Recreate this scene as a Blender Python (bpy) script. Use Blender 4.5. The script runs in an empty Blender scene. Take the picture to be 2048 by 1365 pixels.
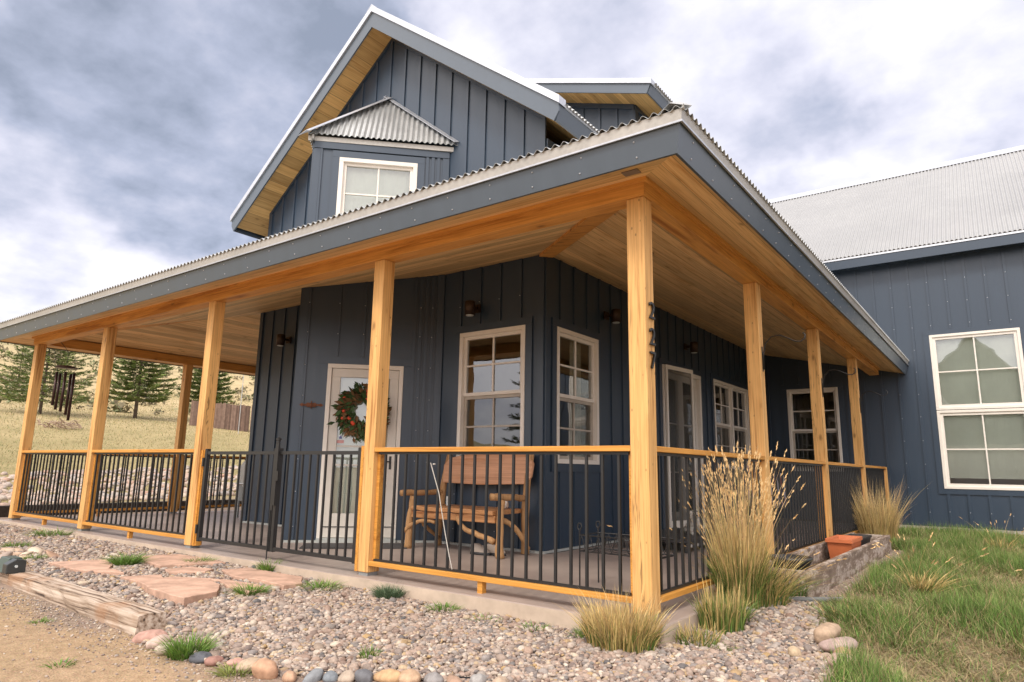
import bpy, math, random
import numpy as np
from mathutils import Vector, Matrix
R = math.radians
rnd = random.Random(7); rs = np.random.RandomState(11)
sc = bpy.context.scene
COL = sc.collection

# ------------------------------------------------------------------ camera
CAM = Vector((1.98595, -4.27833, 0.95333))
cd = bpy.data.cameras.new('camera'); cam = bpy.data.objects.new('camera', cd); COL.objects.link(cam)
yaw, pit, rol = R(36.4719), R(10.8990), R(0.99359)
Fv = Vector((-math.sin(yaw)*math.cos(pit), math.cos(yaw)*math.cos(pit), math.sin(pit)))
Rv = Vector((math.cos(yaw), math.sin(yaw), 0)); Uv = Rv.cross(Fv)
R2 = math.cos(rol)*Rv + math.sin(rol)*Uv; U2 = -math.sin(rol)*Rv + math.cos(rol)*Uv
cam.matrix_world = Matrix((( R2.x, U2.x, -Fv.x, CAM.x), (R2.y, U2.y, -Fv.y, CAM.y), (R2.z, U2.z, -Fv.z, CAM.z), (0, 0, 0, 1)))
cd.sensor_width = 36; cd.lens = 1337.52/2048*36; cd.clip_end = 3000; cd.clip_start = .05
sc.camera = cam
# ------------------------------------------------------------------ view
sc.view_settings.view_transform = 'Standard'; sc.view_settings.look = 'None'
sc.view_settings.exposure = 0.54; sc.view_settings.gamma = 1
# ------------------------------------------------------------------ sun + sky
SUN_EL, SUN_AZ = 48, 168      # azimuth clockwise from +y: the sun stands behind the photographer
sd = bpy.data.lights.new('sun', 'SUN'); sd.energy = 1.5; sd.angle = R(14); sd.color = (1, .94, .84)
so = bpy.data.objects.new('sun', sd); COL.objects.link(so)
dv = Vector((math.sin(R(SUN_AZ))*math.cos(R(SUN_EL)), math.cos(R(SUN_AZ))*math.cos(R(SUN_EL)), math.sin(R(SUN_EL))))
so.rotation_euler = dv.to_track_quat('Z', 'Y').to_euler()
so.location = (0, -10, 20)
w = bpy.data.worlds.new('World'); sc.world = w; w.use_nodes = True
wn, wl = w.node_tree.nodes, w.node_tree.links
wn.clear()
def N(nt, t, **k):
    n = nt.new(t)
    for a, b in k.items():
        if a == 'ins':
            for i, v in b.items(): n.inputs[i].default_value = v
        else: setattr(n, a, b)
    return n
wo = N(wn, 'ShaderNodeOutputWorld')
sky = N(wn, 'ShaderNodeTexSky', sky_type='NISHITA', sun_disc=False, sun_elevation=R(SUN_EL), sun_rotation=R(SUN_AZ))
bgs = N(wn, 'ShaderNodeBackground', ins={'Strength': .12}); wl.new(sky.outputs[0], bgs.inputs['Color'])
tc = N(wn, 'ShaderNodeTexCoord')
sep = N(wn, 'ShaderNodeSeparateXYZ'); wl.new(tc.outputs['Generated'], sep.inputs[0])
def M(op, a, b=None, nt=wn, lk=wl, clamp=False):
    n = nt.new('ShaderNodeMath'); n.operation = op; n.use_clamp = clamp
    for i, v in enumerate((a, b)):
        if v is None: continue
        if isinstance(v, (int, float)): n.inputs[i].default_value = v
        else: lk.new(v, n.inputs[i])
    return n.outputs[0]
zz = M('ADD', M('MAXIMUM', sep.outputs[2], 0.0), .28)
cb = N(wn, 'ShaderNodeCombineXYZ')
wl.new(M('DIVIDE', sep.outputs[0], zz), cb.inputs[0]); wl.new(M('DIVIDE', sep.outputs[1], zz), cb.inputs[1])
n1 = N(wn, 'ShaderNodeTexNoise', ins={'Scale': 1.5, 'Detail': 7, 'Roughness': .52, 'Distortion': .35}); wl.new(cb.outputs[0], n1.inputs['Vector'])
n2 = N(wn, 'ShaderNodeTexNoise', ins={'Scale': 5.5, 'Detail': 6, 'Roughness': .55}); wl.new(cb.outputs[0], n2.inputs['Vector'])
# dark cloud masses, each a lobe about a direction in the sky (direction, angular radius, strength)
def pxdir(x, y):
    return (Fv + R2*((x-1024)/1337.52) + U2*((682.5-y)/1337.52)).normalized()
acc = None
LOBES = [((-0.8434,0.2118,0.4937),0,0)]
LOBES = [(300,150,.26,.74),(470,60,.22,.75),(640,30,.22,.6),(340,400,.115,.75),(430,390,.08,.4),(160,180,.15,.5),(1130,60,.16,.38),(1560,225,.12,.55),(1640,290,.07,.30),(0,520,.10,.35),(1300,20,.2,.25),(700,130,.14,.4),(2040,240,.06,.35)]
warp = N(wn, 'ShaderNodeTexNoise', ins={'Scale': 4.0, 'Detail': 5, 'Roughness': .6}); wl.new(tc.outputs['Generated'], warp.inputs['Vector'])
wsub = N(wn, 'ShaderNodeVectorMath', operation='SUBTRACT'); wl.new(warp.outputs['Color'], wsub.inputs[0]); wsub.inputs[1].default_value = (.5, .5, .5)
wmul = N(wn, 'ShaderNodeVectorMath', operation='MULTIPLY'); wl.new(wsub.outputs[0], wmul.inputs[0]); wmul.inputs[1].default_value = (.34, .34, .22)
wadd = N(wn, 'ShaderNodeVectorMath', operation='ADD'); wl.new(tc.outputs['Generated'], wadd.inputs[0]); wl.new(wmul.outputs[0], wadd.inputs[1])
for (px, py, rad, st) in LOBES:
    d = pxdir(px, py)
    dist = N(wn, 'ShaderNodeVectorMath', operation='DISTANCE'); wl.new(wadd.outputs[0], dist.inputs[0]); dist.inputs[1].default_value = d
    mr = N(wn, 'ShaderNodeMapRange', interpolation_type='SMOOTHSTEP', ins={'From Min': rad*1.25, 'From Max': rad*.15, 'To Min': 0, 'To Max': st})
    wl.new(dist.outputs['Value'], mr.inputs['Value'])
    acc = mr.outputs[0] if acc is None else M('ADD', acc, mr.outputs[0])
nz = M('MULTIPLY', M('SUBTRACT', n1.outputs['Fac'], .5), 1.9)
nz2 = M('MULTIPLY', M('SUBTRACT', n2.outputs['Fac'], .5), 1.35)
dark = M('ADD', M('MINIMUM', M('MULTIPLY', acc, .78), .66), M('ADD', nz, M('ADD', nz2, .00)), clamp=True)
ramp = N(wn, 'ShaderNodeValToRGB'); wl.new(dark, ramp.inputs[0])
cr = ramp.color_ramp
cr.elements[0].position = 0; cr.elements[0].color = (.80, .79, .86, 1)
cr.elements[1].position = 1; cr.elements[1].color = (.25, .285, .37, 1)
e = cr.elements.new(.35); e.color = (.60, .605, .71, 1)
e = cr.elements.new(.72); e.color = (.38, .415, .53, 1)
# clouds are brighter around the veiled sun
sdv = N(wn, 'ShaderNodeVectorMath', operation='DOT_PRODUCT'); wl.new(tc.outputs['Generated'], sdv.inputs[0]); sdv.inputs[1].default_value = dv
glow = N(wn, 'ShaderNodeMapRange', interpolation_type='SMOOTHSTEP', ins={'From Min': .1, 'From Max': 1.0, 'To Min': .94, 'To Max': 2.3}); wl.new(sdv.outputs['Value'], glow.inputs['Value'])
warmf = N(wn, 'ShaderNodeMapRange', interpolation_type='SMOOTHSTEP', ins={'From Min': -.1, 'From Max': .9, 'To Min': 0, 'To Max': 1}); wl.new(sdv.outputs['Value'], warmf.inputs['Value'])
wmx = N(wn, 'ShaderNodeMix', data_type='RGBA', blend_type='MULTIPLY'); wl.new(warmf.outputs[0], wmx.inputs[0]); wl.new(ramp.outputs[0], wmx.inputs[6]); wmx.inputs[7].default_value = (1.05, .99, .88, 1)
bgc = N(wn, 'ShaderNodeBackground'); wl.new(wmx.outputs[2], bgc.inputs['Color']); wl.new(glow.outputs[0], bgc.inputs['Strength'])
mixw = N(wn, 'ShaderNodeMixShader', ins={0: .93}); wl.new(bgs.outputs[0], mixw.inputs[1]); wl.new(bgc.outputs[0], mixw.inputs[2])
wl.new(mixw.outputs[0], wo.inputs[0])

# ------------------------------------------------------------------ materials
def mat(name):
    m = bpy.data.materials.new(name); m.use_nodes = True
    nt = m.node_tree; b = nt.nodes['Principled BSDF']
    return m, nt.nodes, nt.links, b
def rampn(n, l, fac, stops):
    r = n.new('ShaderNodeValToRGB'); l.new(fac, r.inputs[0]); c = r.color_ramp
    while len(c.elements) > 1: c.elements.remove(c.elements[-1])
    c.elements[0].position = stops[0][0]; c.elements[0].color = (*stops[0][1], 1)
    for p, k in stops[1:]:
        e = c.elements.new(p); e.color = (*k, 1)
    return r.outputs[0]
def bump(n, l, b, h, st, dist=.01):
    bm = n.new('ShaderNodeBump'); bm.inputs['Strength'].default_value = st; bm.inputs['Distance'].default_value = dist
    l.new(h, bm.inputs['Height']); l.new(bm.outputs[0], b.inputs['Normal'])
def mixc(n, l, f, a, b, bt='MIX'):
    m = n.new('ShaderNodeMix'); m.data_type = 'RGBA'; m.blend_type = bt
    for s, v in ((0, f), (6, a), (7, b)):
        if isinstance(v, (int, float)): m.inputs[s].default_value = v
        elif isinstance(v, tuple): m.inputs[s].default_value = (*v, 1)
        else: l.new(v, m.inputs[s])
    return m.outputs[2]
def flat(name, c, rough=.6, metal=0, var=.12, scale=6, spec=.5, bmp=0):
    m, n, l, b = mat(name)
    t = n.new('ShaderNodeTexCoord'); z = N(n, 'ShaderNodeTexNoise', ins={'Scale': scale, 'Detail': 5, 'Roughness': .6}); l.new(t.outputs['Object'], z.inputs['Vector'])
    lo = tuple(x*(1-var) for x in c); hi = tuple(min(1, x*(1+var)) for x in c)
    l.new(rampn(n, l, z.outputs['Fac'], [(.3, lo), (.7, hi)]), b.inputs['Base Color'])
    b.inputs['Roughness'].default_value = rough; b.inputs['Metallic'].default_value = metal; b.inputs['Specular IOR Level'].default_value = spec
    if bmp: bump(n, l, b, z.outputs['Fac'], bmp)
    return m
def wood(name, c, axis=2, dark=.55, rough=.55, plank=None, pax=0, knots=1.0, grain=1.0, seam=.35, spec=.35, checks=False):
    """grain runs along axis; plank: board width measured along pax"""
    m, n, l, b = mat(name)
    t = n.new('ShaderNodeTexCoord'); oi = n.new('ShaderNodeObjectInfo')
    off = N(n, 'ShaderNodeVectorMath', operation='ADD'); l.new(t.outputs['Object'], off.inputs[0])
    rv = N(n, 'ShaderNodeVectorMath', operation='SCALE'); rv.inputs[0].default_value = (37, 19, 53); l.new(oi.outputs['Random'], rv.inputs['Scale'])
    vec = t.outputs['Object']
    sp = n.new('ShaderNodeSeparateXYZ'); l.new(vec, sp.inputs[0])
    pid = None
    if plank:
        q = M('DIVIDE', sp.outputs[pax], plank, n, l); pid = M('FLOOR', q, None, n, l); fr = M('FRACT', q, None, n, l)
        wn_ = N(n, 'ShaderNodeTexWhiteNoise', noise_dimensions='1D'); l.new(pid, wn_.inputs['W'])
        l.new(wn_.outputs['Color'], rv.inputs[0]); rv.inputs['Scale'].default_value = 40
        for lk in list(l):
            if lk.to_socket == rv.inputs['Scale']: l.remove(lk)
    l.new(rv.outputs[0], off.inputs[1])
    mp = n.new('ShaderNodeMapping'); s = [26, 26, 26]; s[axis] = 1.1; mp.inputs['Scale'].default_value = s; l.new(off.outputs[0], mp.inputs[0])
    g = N(n, 'ShaderNodeTexNoise', ins={'Scale': 1.0, 'Detail': 6, 'Roughness': .65, 'Distortion': .6}); l.new(mp.outputs[0], g.inputs['Vector'])
    mp2 = n.new('ShaderNodeMapping'); s = [7, 7, 7]; s[axis] = .5; mp2.inputs['Scale'].default_value = s; l.new(off.outputs[0], mp2.inputs[0])
    g2 = N(n, 'ShaderNodeTexNoise', ins={'Scale': 1.0, 'Detail': 3, 'Roughness': .5, 'Distortion': 1.2}); l.new(mp2.outputs[0], g2.inputs['Vector'])
    v = M('ADD', M('MULTIPLY', g.outputs['Fac'], .55*grain, n, l), M('MULTIPLY', g2.outputs['Fac'], .45, n, l), n, l)
    d = tuple(x*y for x, y in zip(c, (dark+.12, dark, dark*.8))); h = tuple(min(.95, x*1.13) for x in c)
    d2 = tuple(x*y for x, y in zip(d, (.8, .7, .6)))
    colr = rampn(n, l, v, [(.30, d2), (.38, d), (.47, c), (.62, h)])
    fine = n.new('ShaderNodeMapping'); s = [90, 90, 90]; s[axis] = 1.8; fine.inputs['Scale'].default_value = s; l.new(off.outputs[0], fine.inputs[0])
    fz = N(n, 'ShaderNodeTexNoise', ins={'Scale': 1.0, 'Detail': 3, 'Roughness': .6}); l.new(fine.outputs[0], fz.inputs['Vector'])
    colr = mixc(n, l, 1.0, colr, rampn(n, l, fz.outputs['Fac'], [(.32, (.80, .76, .70)), (.6, (1.05, 1.05, 1.05))]), 'MULTIPLY')
    if knots:
        mp3 = n.new('ShaderNodeMapping'); s = [5.5, 5.5, 5.5]; s[axis] = 2.6; mp3.inputs['Scale'].default_value = s; l.new(off.outputs[0], mp3.inputs[0])
        vo = N(n, 'ShaderNodeTexVoronoi', ins={'Scale': 1.0, 'Randomness': 1.0}); l.new(mp3.outputs[0], vo.inputs['Vector'])
        kn = N(n, 'ShaderNodeMapRange', ins={'From Min': .05, 'From Max': .15, 'To Min': .8*knots, 'To Max': 0}); l.new(vo.outputs['Distance'], kn.inputs['Value'])
        colr = mixc(n, l, kn.outputs[0], colr, tuple(x*.22 for x in c))
        ring = N(n, 'ShaderNodeMapRange', ins={'From Min': .1, 'From Max': .42, 'To Min': .28*knots, 'To Max': 0}); l.new(vo.outputs['Distance'], ring.inputs['Value'])
        colr = mixc(n, l, ring.outputs[0], colr, tuple(x*y for x, y in zip(c, (.62, .5, .35))))
    if checks:
        ck = n.new('ShaderNodeMapping'); s = [17, 17, 17]; s[axis] = .55; ck.inputs['Scale'].default_value = s; l.new(off.outputs[0], ck.inputs[0])
        cz_ = N(n, 'ShaderNodeTexNoise', ins={'Scale': 1.0, 'Detail': 4, 'Roughness': .55, 'Distortion': .5}); l.new(ck.outputs[0], cz_.inputs['Vector'])
        line = M('ABSOLUTE', M('SUBTRACT', cz_.outputs['Fac'], .5, n, l), None, n, l)
        lm = N(n, 'ShaderNodeMapRange', ins={'From Min': .003, 'From Max': .012, 'To Min': .75, 'To Max': 0}); l.new(line, lm.inputs['Value'])
        gate_ = N(n, 'ShaderNodeMapRange', ins={'From Min': .50, 'From Max': .58, 'To Min': 0, 'To Max': 1}); l.new(g2.outputs['Fac'], gate_.inputs['Value'])
        colr = mixc(n, l, M('MULTIPLY', lm.outputs[0], gate_.outputs[0], n, l), colr, tuple(x*.22 for x in c))
        sm_ = n.new('ShaderNodeMapping'); s = [16, 16, 16]; s[axis] = 9; sm_.inputs['Scale'].default_value = s; l.new(off.outputs[0], sm_.inputs[0])
        sv = N(n, 'ShaderNodeTexVoronoi', ins={'Scale': 1.0}); l.new(sm_.outputs[0], sv.inputs['Vector'])
        sk_ = N(n, 'ShaderNodeMapRange', ins={'From Min': .07, 'From Max': .13, 'To Min': .7, 'To Max': 0}); l.new(sv.outputs['Distance'], sk_.inputs['Value'])
        colr = mixc(n, l, M('MULTIPLY', sk_.outputs[0], M('GREATER_THAN', sv.outputs['Color'], .55, n, l), n, l), colr, tuple(x*.25 for x in c))
    if plank:
        tone = N(n, 'ShaderNodeMapRange', ins={'To Min': .72, 'To Max': 1.18}); l.new(wn_.outputs['Value'], tone.inputs['Value'])
        cbn = n.new('ShaderNodeCombineColor')
        for i in range(3): l.new(tone.outputs[0], cbn.inputs[i])
        colr = mixc(n, l, 1.0, colr, cbn.outputs[0], 'MULTIPLY')
        e1 = M('LESS_THAN', fr, .045, n, l)
        colr = mixc(n, l, M('MULTIPLY', e1, seam*2, n, l, True), colr, tuple(x*.25 for x in c))
    l.new(colr, b.inputs['Base Color']); b.inputs['Roughness'].default_value = rough; b.inputs['Specular IOR Level'].default_value = spec
    bump(n, l, b, g.outputs['Fac'], .25, .004)
    return m
M_post = wood('fir_post', (.68, .395, .145), 2, dark=.45, rough=.6, knots=1.0, checks=True)
M_beamx = wood('fir_beam_x', (.62, .305, .078), 0, rough=.5)
M_beamy = wood('fir_beam_y', (.62, .315, .085), 1, rough=.5)
M_railx = wood('fir_rail_x', (.60, .285, .058), 0, dark=.7, rough=.45, knots=.5)
M_raily = wood('fir_rail_y', (.60, .285, .058), 1, dark=.7, rough=.45, knots=.5)
M_ceilx = wood('pine_ceiling_x', (.75, .525, .265), 0, dark=.64, plank=.135, pax=1, knots=.8)
M_ceily = wood('pine_ceiling_y', (.75, .515, .255), 1, dark=.64, plank=.135, pax=0, knots=.8)
M_soff = wood('pine_soffit', (.66, .42, .165), 1, dark=.7, plank=.15, pax=0, knots=.7)
M_bark = wood('weathered_timber', (.36, .27, .2), 0, dark=.45, rough=.9, knots=0)
M_log = wood('log_wood', (.42, .24, .11), 2, dark=.5, rough=.7, knots=.4)
M_slab = wood('cedar_slab', (.54, .29, .17), 0, dark=.75, rough=.5, knots=.8)
M_seat = wood('bench_seat_wood', (.46, .23, .10), 0, dark=.5, rough=.4, knots=.6)
M_fence = None
def siding(name, c, sp=.5, rough=.42):
    m, n, l, b = mat(name)
    t = n.new('ShaderNodeTexCoord'); mp = n.new('ShaderNodeMapping'); mp.inputs['Scale'].default_value = (8, 8, .9); l.new(t.outputs['Object'], mp.inputs[0])
    z = N(n, 'ShaderNodeTexNoise', ins={'Scale': 1.2, 'Detail': 6, 'Roughness': .65}); l.new(mp.outputs[0], z.inputs['Vector'])
    f = N(n, 'ShaderNodeTexNoise', ins={'Scale': 160, 'Detail': 3}); l.new(t.outputs['Object'], f.inputs['Vector'])
    col = rampn(n, l, z.outputs['Fac'], [(.3, tuple(x*.94 for x in c)), (.72, tuple(x*1.05 for x in c))])
    vo = N(n, 'ShaderNodeTexVoronoi', ins={'Scale': 2.4}); l.new(t.outputs['Object'], vo.inputs['Vector'])
    dot = N(n, 'ShaderNodeMapRange', ins={'From Min': .012, 'From Max': .02, 'To Min': .6, 'To Max': 0}); l.new(vo.outputs['Distance'], dot.inputs['Value'])
    col = mixc(n, l, dot.outputs[0], col, (.3, .32, .34))
    l.new(col, b.inputs['Base Color']); b.inputs['Specular IOR Level'].default_value = sp
    rr = N(n, 'ShaderNodeMapRange', ins={'To Min': rough-.08, 'To Max': rough+.14}); l.new(z.outputs['Fac'], rr.inputs['Value']); l.new(rr.outputs[0], b.inputs['Roughness'])
    bump(n, l, b, f.outputs['Fac'], .12, .003)
    return m
M_side = siding('navy_board_and_batten', (.025, .044, .072), .65, .35)
M_fasc = siding('slate_blue_fascia', (.064, .087, .115), .8, .30)
def metalm(name, c=(.60, .61, .60), rough=.36, met=.75, sc_=3.0, lo=.72):
    m, n, l, b = mat(name)
    t = n.new('ShaderNodeTexCoord')
    v = N(n, 'ShaderNodeTexVoronoi', ins={'Scale': sc_*9}); l.new(t.outputs['Object'], v.inputs['Vector'])
    z = N(n, 'ShaderNodeTexNoise', ins={'Scale': sc_*.5, 'Detail': 6, 'Roughness': .7}); l.new(t.outputs['Object'], z.inputs['Vector'])
    a = M('ADD', M('MULTIPLY', v.outputs['Distance'], .25, n, l), z.outputs['Fac'], n, l)
    l.new(rampn(n, l, a, [(.35, tuple(x*lo for x in c)), (.8, c)]), b.inputs['Base Color'])
    b.inputs['Metallic'].default_value = met
    rr = N(n, 'ShaderNodeMapRange', ins={'To Min': rough-.08, 'To Max': rough+.16}); l.new(z.outputs['Fac'], rr.inputs['Value']); l.new(rr.outputs[0], b.inputs['Roughness'])
    return m
M_galv = metalm('galvanised_sheet')
M_galvo = metalm('aged_galvanised_sheet', (.47, .47, .462), .42, .6, 1.0, .88)
M_flash = metalm('metal_flashing', (.62, .64, .68), .34, .7)
M_flashd = metalm('drip_edge', (.50, .48, .44), .45, .5)
M_black = flat('black_metal', (.018, .018, .018), .42, 0, .1)
M_bronze = flat('bronze_metal', (.05, .03, .02), .45, .6)
M_chime = flat('brown_chime_metal', (.055, .028, .026), .35, .5)
M_white = flat('cream_window_frame', (.74, .69, .62), .45, 0, .04)
M_door = flat('cream_door_paint', (.64, .595, .53), .4, 0, .04)
M_screen = flat('insect_screen_frame', (.42, .37, .31), .5)
M_conc = flat('stained_concrete_floor', (.36, .29, .25), .42, 0, .14, 2.2, .5, .1)
M_concg = flat('grey_concrete', (.42, .385, .34), .85, 0, .15, 7, .3, .4)
M_base = flat('pale_wall_base', (.40, .42, .40), .7)
M_room = flat('room_plaster', (.50, .45, .30), .9, 0, .05)
M_room2 = flat('room_wood', (.30, .17, .07), .7)
M_blind = flat('grey_green_blind', (.82, .86, .79), .85, 0, .05, 3)
M_curt = flat('pale_curtain', (.5, .47, .38), .9, 0, .15, 12)
M_terra = flat('terracotta', (.56, .155, .055), .6, 0, .12, 9)
M_blkpl = flat('black_plastic', (.03, .03, .032), .4)
M_rust = flat('rusty_iron', (.16, .06, .03), .8, .2, .3, 30)
M_mat = flat('dark_doormat', (.06, .055, .055), .95)
M_cord = flat('white_cord', (.52, .49, .44), .7)
M_pipe = flat('grey_pipe', (.17, .17, .17), .6)
M_soil = flat('dark_soil', (.09, .06, .04), .95, 0, .3, 20, .2, .6)
M_fur = flat('white_fur', (.62, .56, .5), .95, 0, .12, 30)
M_nose = flat('dark_nose', (.02, .015, .015), .35)
M_purple = flat('purple_cloth', (.17, .11, .30), .9, 0, .2, 14)
M_orange = flat('orange_fruit', (.62, .06, .02), .5, 0, .2, 30)
M_greym = flat('grey_painted_metal', (.22, .23, .23), .45)
M_lens = flat('lamp_lens', (.55, .6, .6), .15)
M_pale = flat('pale_pole_paint', (.42, .42, .42), .7)
M_paper = flat('white_paper', (.75, .75, .78), .8)
M_shoe = flat('tan_shoe', (.36, .3, .25), .8)
def stripes():
    m, n, l, b = mat('striped_cushion')
    t = n.new('ShaderNodeTexCoord'); sp = n.new('ShaderNodeSeparateXYZ'); l.new(t.outputs['Object'], sp.inputs[0])
    f = M('FRACT', M('MULTIPLY', M('ADD', sp.outputs[0], sp.outputs[1], n, l), 9, n, l), None, n, l)
    l.new(rampn(n, l, f, [(0, (.5, .46, .5)), (.33, (.06, .05, .1)), (.66, (.35, .1, .08)), (.9, (.5, .46, .5))]), b.inputs['Base Color'])
    n[[x.name for x in n if x.type == 'VALTORGB'][0]].color_ramp.interpolation = 'CONSTANT'; b.inputs['Roughness'].default_value = .9
    return m
M_strp = stripes()
def timberpaint():
    m, n, l, b = mat('peeling_painted_timber')
    t = n.new('ShaderNodeTexCoord'); mp = n.new('ShaderNodeMapping'); mp.inputs['Scale'].default_value = (9, 2.2, 9); l.new(t.outputs['Object'], mp.inputs[0])
    z = N(n, 'ShaderNodeTexNoise', ins={'Scale': 1, 'Detail': 7, 'Roughness': .7}); l.new(mp.outputs[0], z.inputs['Vector'])
    z2 = N(n, 'ShaderNodeTexNoise', ins={'Scale': 14, 'Detail': 6, 'Roughness': .7}); l.new(t.outputs['Object'], z2.inputs['Vector'])
    c = rampn(n, l, z.outputs['Fac'], [(.38, (.15, .10, .07)), (.49, (.25, .18, .13)), (.53, (.44, .36, .30)), (.75, (.56, .48, .41))])
    l.new(mixc(n, l, M('MULTIPLY', M('GREATER_THAN', z2.outputs['Fac'], .52, n, l), .45, n, l), c, (.13, .09, .065)), b.inputs['Base Color']); b.inputs['Roughness'].default_value = .95
    bump(n, l, b, z2.outputs['Fac'], .6)
    return m
M_plant = timberpaint()
def bigtimber():
    m, n, l, b = mat('old_landscape_timber')
    t = n.new('ShaderNodeTexCoord'); mp = n.new('ShaderNodeMapping'); mp.inputs['Scale'].default_value = (.7, 30, 30); l.new(t.outputs['Object'], mp.inputs[0])
    z = N(n, 'ShaderNodeTexNoise', ins={'Scale': 1, 'Detail': 7, 'Roughness': .62, 'Distortion': .12}); l.new(mp.outputs[0], z.inputs['Vector'])
    z2 = N(n, 'ShaderNodeTexNoise', ins={'Scale': 3.5, 'Detail': 5}); l.new(t.outputs['Object'], z2.inputs['Vector'])
    c = rampn(n, l, z.outputs['Fac'], [(.34, (.06, .04, .03)), (.41, (.27, .19, .13)), (.50, (.45, .35, .27)), (.66, (.66, .56, .46))])
    o = rampn(n, l, z2.outputs['Fac'], [(.5, (0, 0, 0)), (.66, (1, 1, 1))])
    l.new(mixc(n, l, M('MULTIPLY', o, .5, n, l), c, (.33, .16, .07)), b.inputs['Base Color']); b.inputs['Roughness'].default_value = .95
    bump(n, l, b, z.outputs['Fac'], .8, .012)
    return m
M_timber = bigtimber()
M_darktim = flat('dark_stained_timber', (.045, .035, .028), .9, 0, .3, 20, .2, .5)
def glassm(name, refl=.9, tint=(.80, .83, .80)):
    m, n, l, b = mat(name); n.remove(b)
    o = n['Material Output']
    tr = N(n, 'ShaderNodeBsdfTransparent'); tr.inputs[0].default_value = (*tint, 1)
    gl = N(n, 'ShaderNodeBsdfGlossy', ins={'Roughness': .01}); gl.inputs[0].default_value = (.95, .97, 1, 1)
    tc_ = n.new('ShaderNodeTexCoord'); wz = N(n, 'ShaderNodeTexNoise', ins={'Scale': 2.2, 'Detail': 1}); l.new(tc_.outputs['Object'], wz.inputs['Vector']); wb = N(n, 'ShaderNodeBump', ins={'Strength': .25, 'Distance': .006}); l.new(wz.outputs['Fac'], wb.inputs['Height']); l.new(wb.outputs[0], gl.inputs['Normal'])
    fr = N(n, 'ShaderNodeFresnel', ins={'IOR': 1.55})
    f = M('ADD', M('MULTIPLY', fr.outputs[0], refl, n, l), .10, n, l, True)
    mx = n.new('ShaderNodeMixShader'); l.new(f, mx.inputs[0]); l.new(tr.outputs[0], mx.inputs[1]); l.new(gl.outputs[0], mx.inputs[2]); l.new(mx.outputs[0], o.inputs[0])
    return m
M_glass = glassm('window_glass', 1.3, (.86, .88, .84))
M_glassd = glassm('screened_glass', .5, (.55, .56, .52))
def islandcol(name, stops, rough=.8, bmp=.3, attr=None, nscale=40, trans=0):
    m, n, l, b = mat(name)
    g = n.new('ShaderNodeNewGeometry'); t = n.new('ShaderNodeTexCoord')
    z = N(n, 'ShaderNodeTexNoise', ins={'Scale': nscale, 'Detail': 5, 'Roughness': .65}); l.new(t.outputs['Object'], z.inputs['Vector'])
    if attr:
        a = N(n, 'ShaderNodeAttribute', attribute_name=attr); c = a.outputs['Color']
    else: c = rampn(n, l, g.outputs['Random Per Island'], stops)
    sh = rampn(n, l, z.outputs['Fac'], [(.3, (.68, .68, .68)), (.7, (1.12, 1.12, 1.12))])
    c = mixc(n, l, 1.0, c, sh, 'MULTIPLY')
    l.new(c, b.inputs['Base Color']); b.inputs['Roughness'].default_value = rough; b.inputs['Specular IOR Level'].default_value = .25
    if trans: b.inputs['Transmission Weight'].default_value = 0; b.inputs['Subsurface Weight'].default_value = 0
    if bmp: bump(n, l, b, z.outputs['Fac'], bmp, .004)
    return m
PEB = [(0, (.34, .22, .16)), (.10, (.46, .33, .25)), (.18, (.22, .185, .165)), (.28, (.50, .37, .28)), (.36, (.31, .265, .235)), (.46, (.56, .45, .35)), (.56, (.40, .27, .20)), (.64, (.14, .13, .125)), (.68, (.44, .36, .29)), (.78, (.54, .37, .27)), (.86, (.64, .54, .43)), (.95, (.46, .30, .14)), (1, (.42, .33, .27))]
PEB = [(p, tuple(v*(.98 if i % 3 else .78) for v in (c[0]*.94, c[1]*.97, c[2]*1.02))) for i, (p, c) in enumerate(PEB)]
M_peb = islandcol('mixed_pebbles', PEB, .85, .4)
M_fence = islandcol('grey_fence_board', [(0, (.10, .065, .05)), (.4, (.17, .11, .085)), (.8, (.23, .155, .12)), (1, (.13, .085, .07))], .9, 0, None, 4)
M_rock = islandcol('river_rock', [(0, (.42, .30, .24)), (.3, (.50, .40, .33)), (.55, (.36, .32, .30)), (.75, (.56, .46, .36)), (1, (.44, .27, .2))], .85, .5, None, 22)
M_flag = flat('red_sandstone', (.50, .325, .24), .9, 0, .28, 7, .2, .9)
M_leaf = islandcol('grass_blade', None, .6, 0, 'Col', 6)
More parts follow.
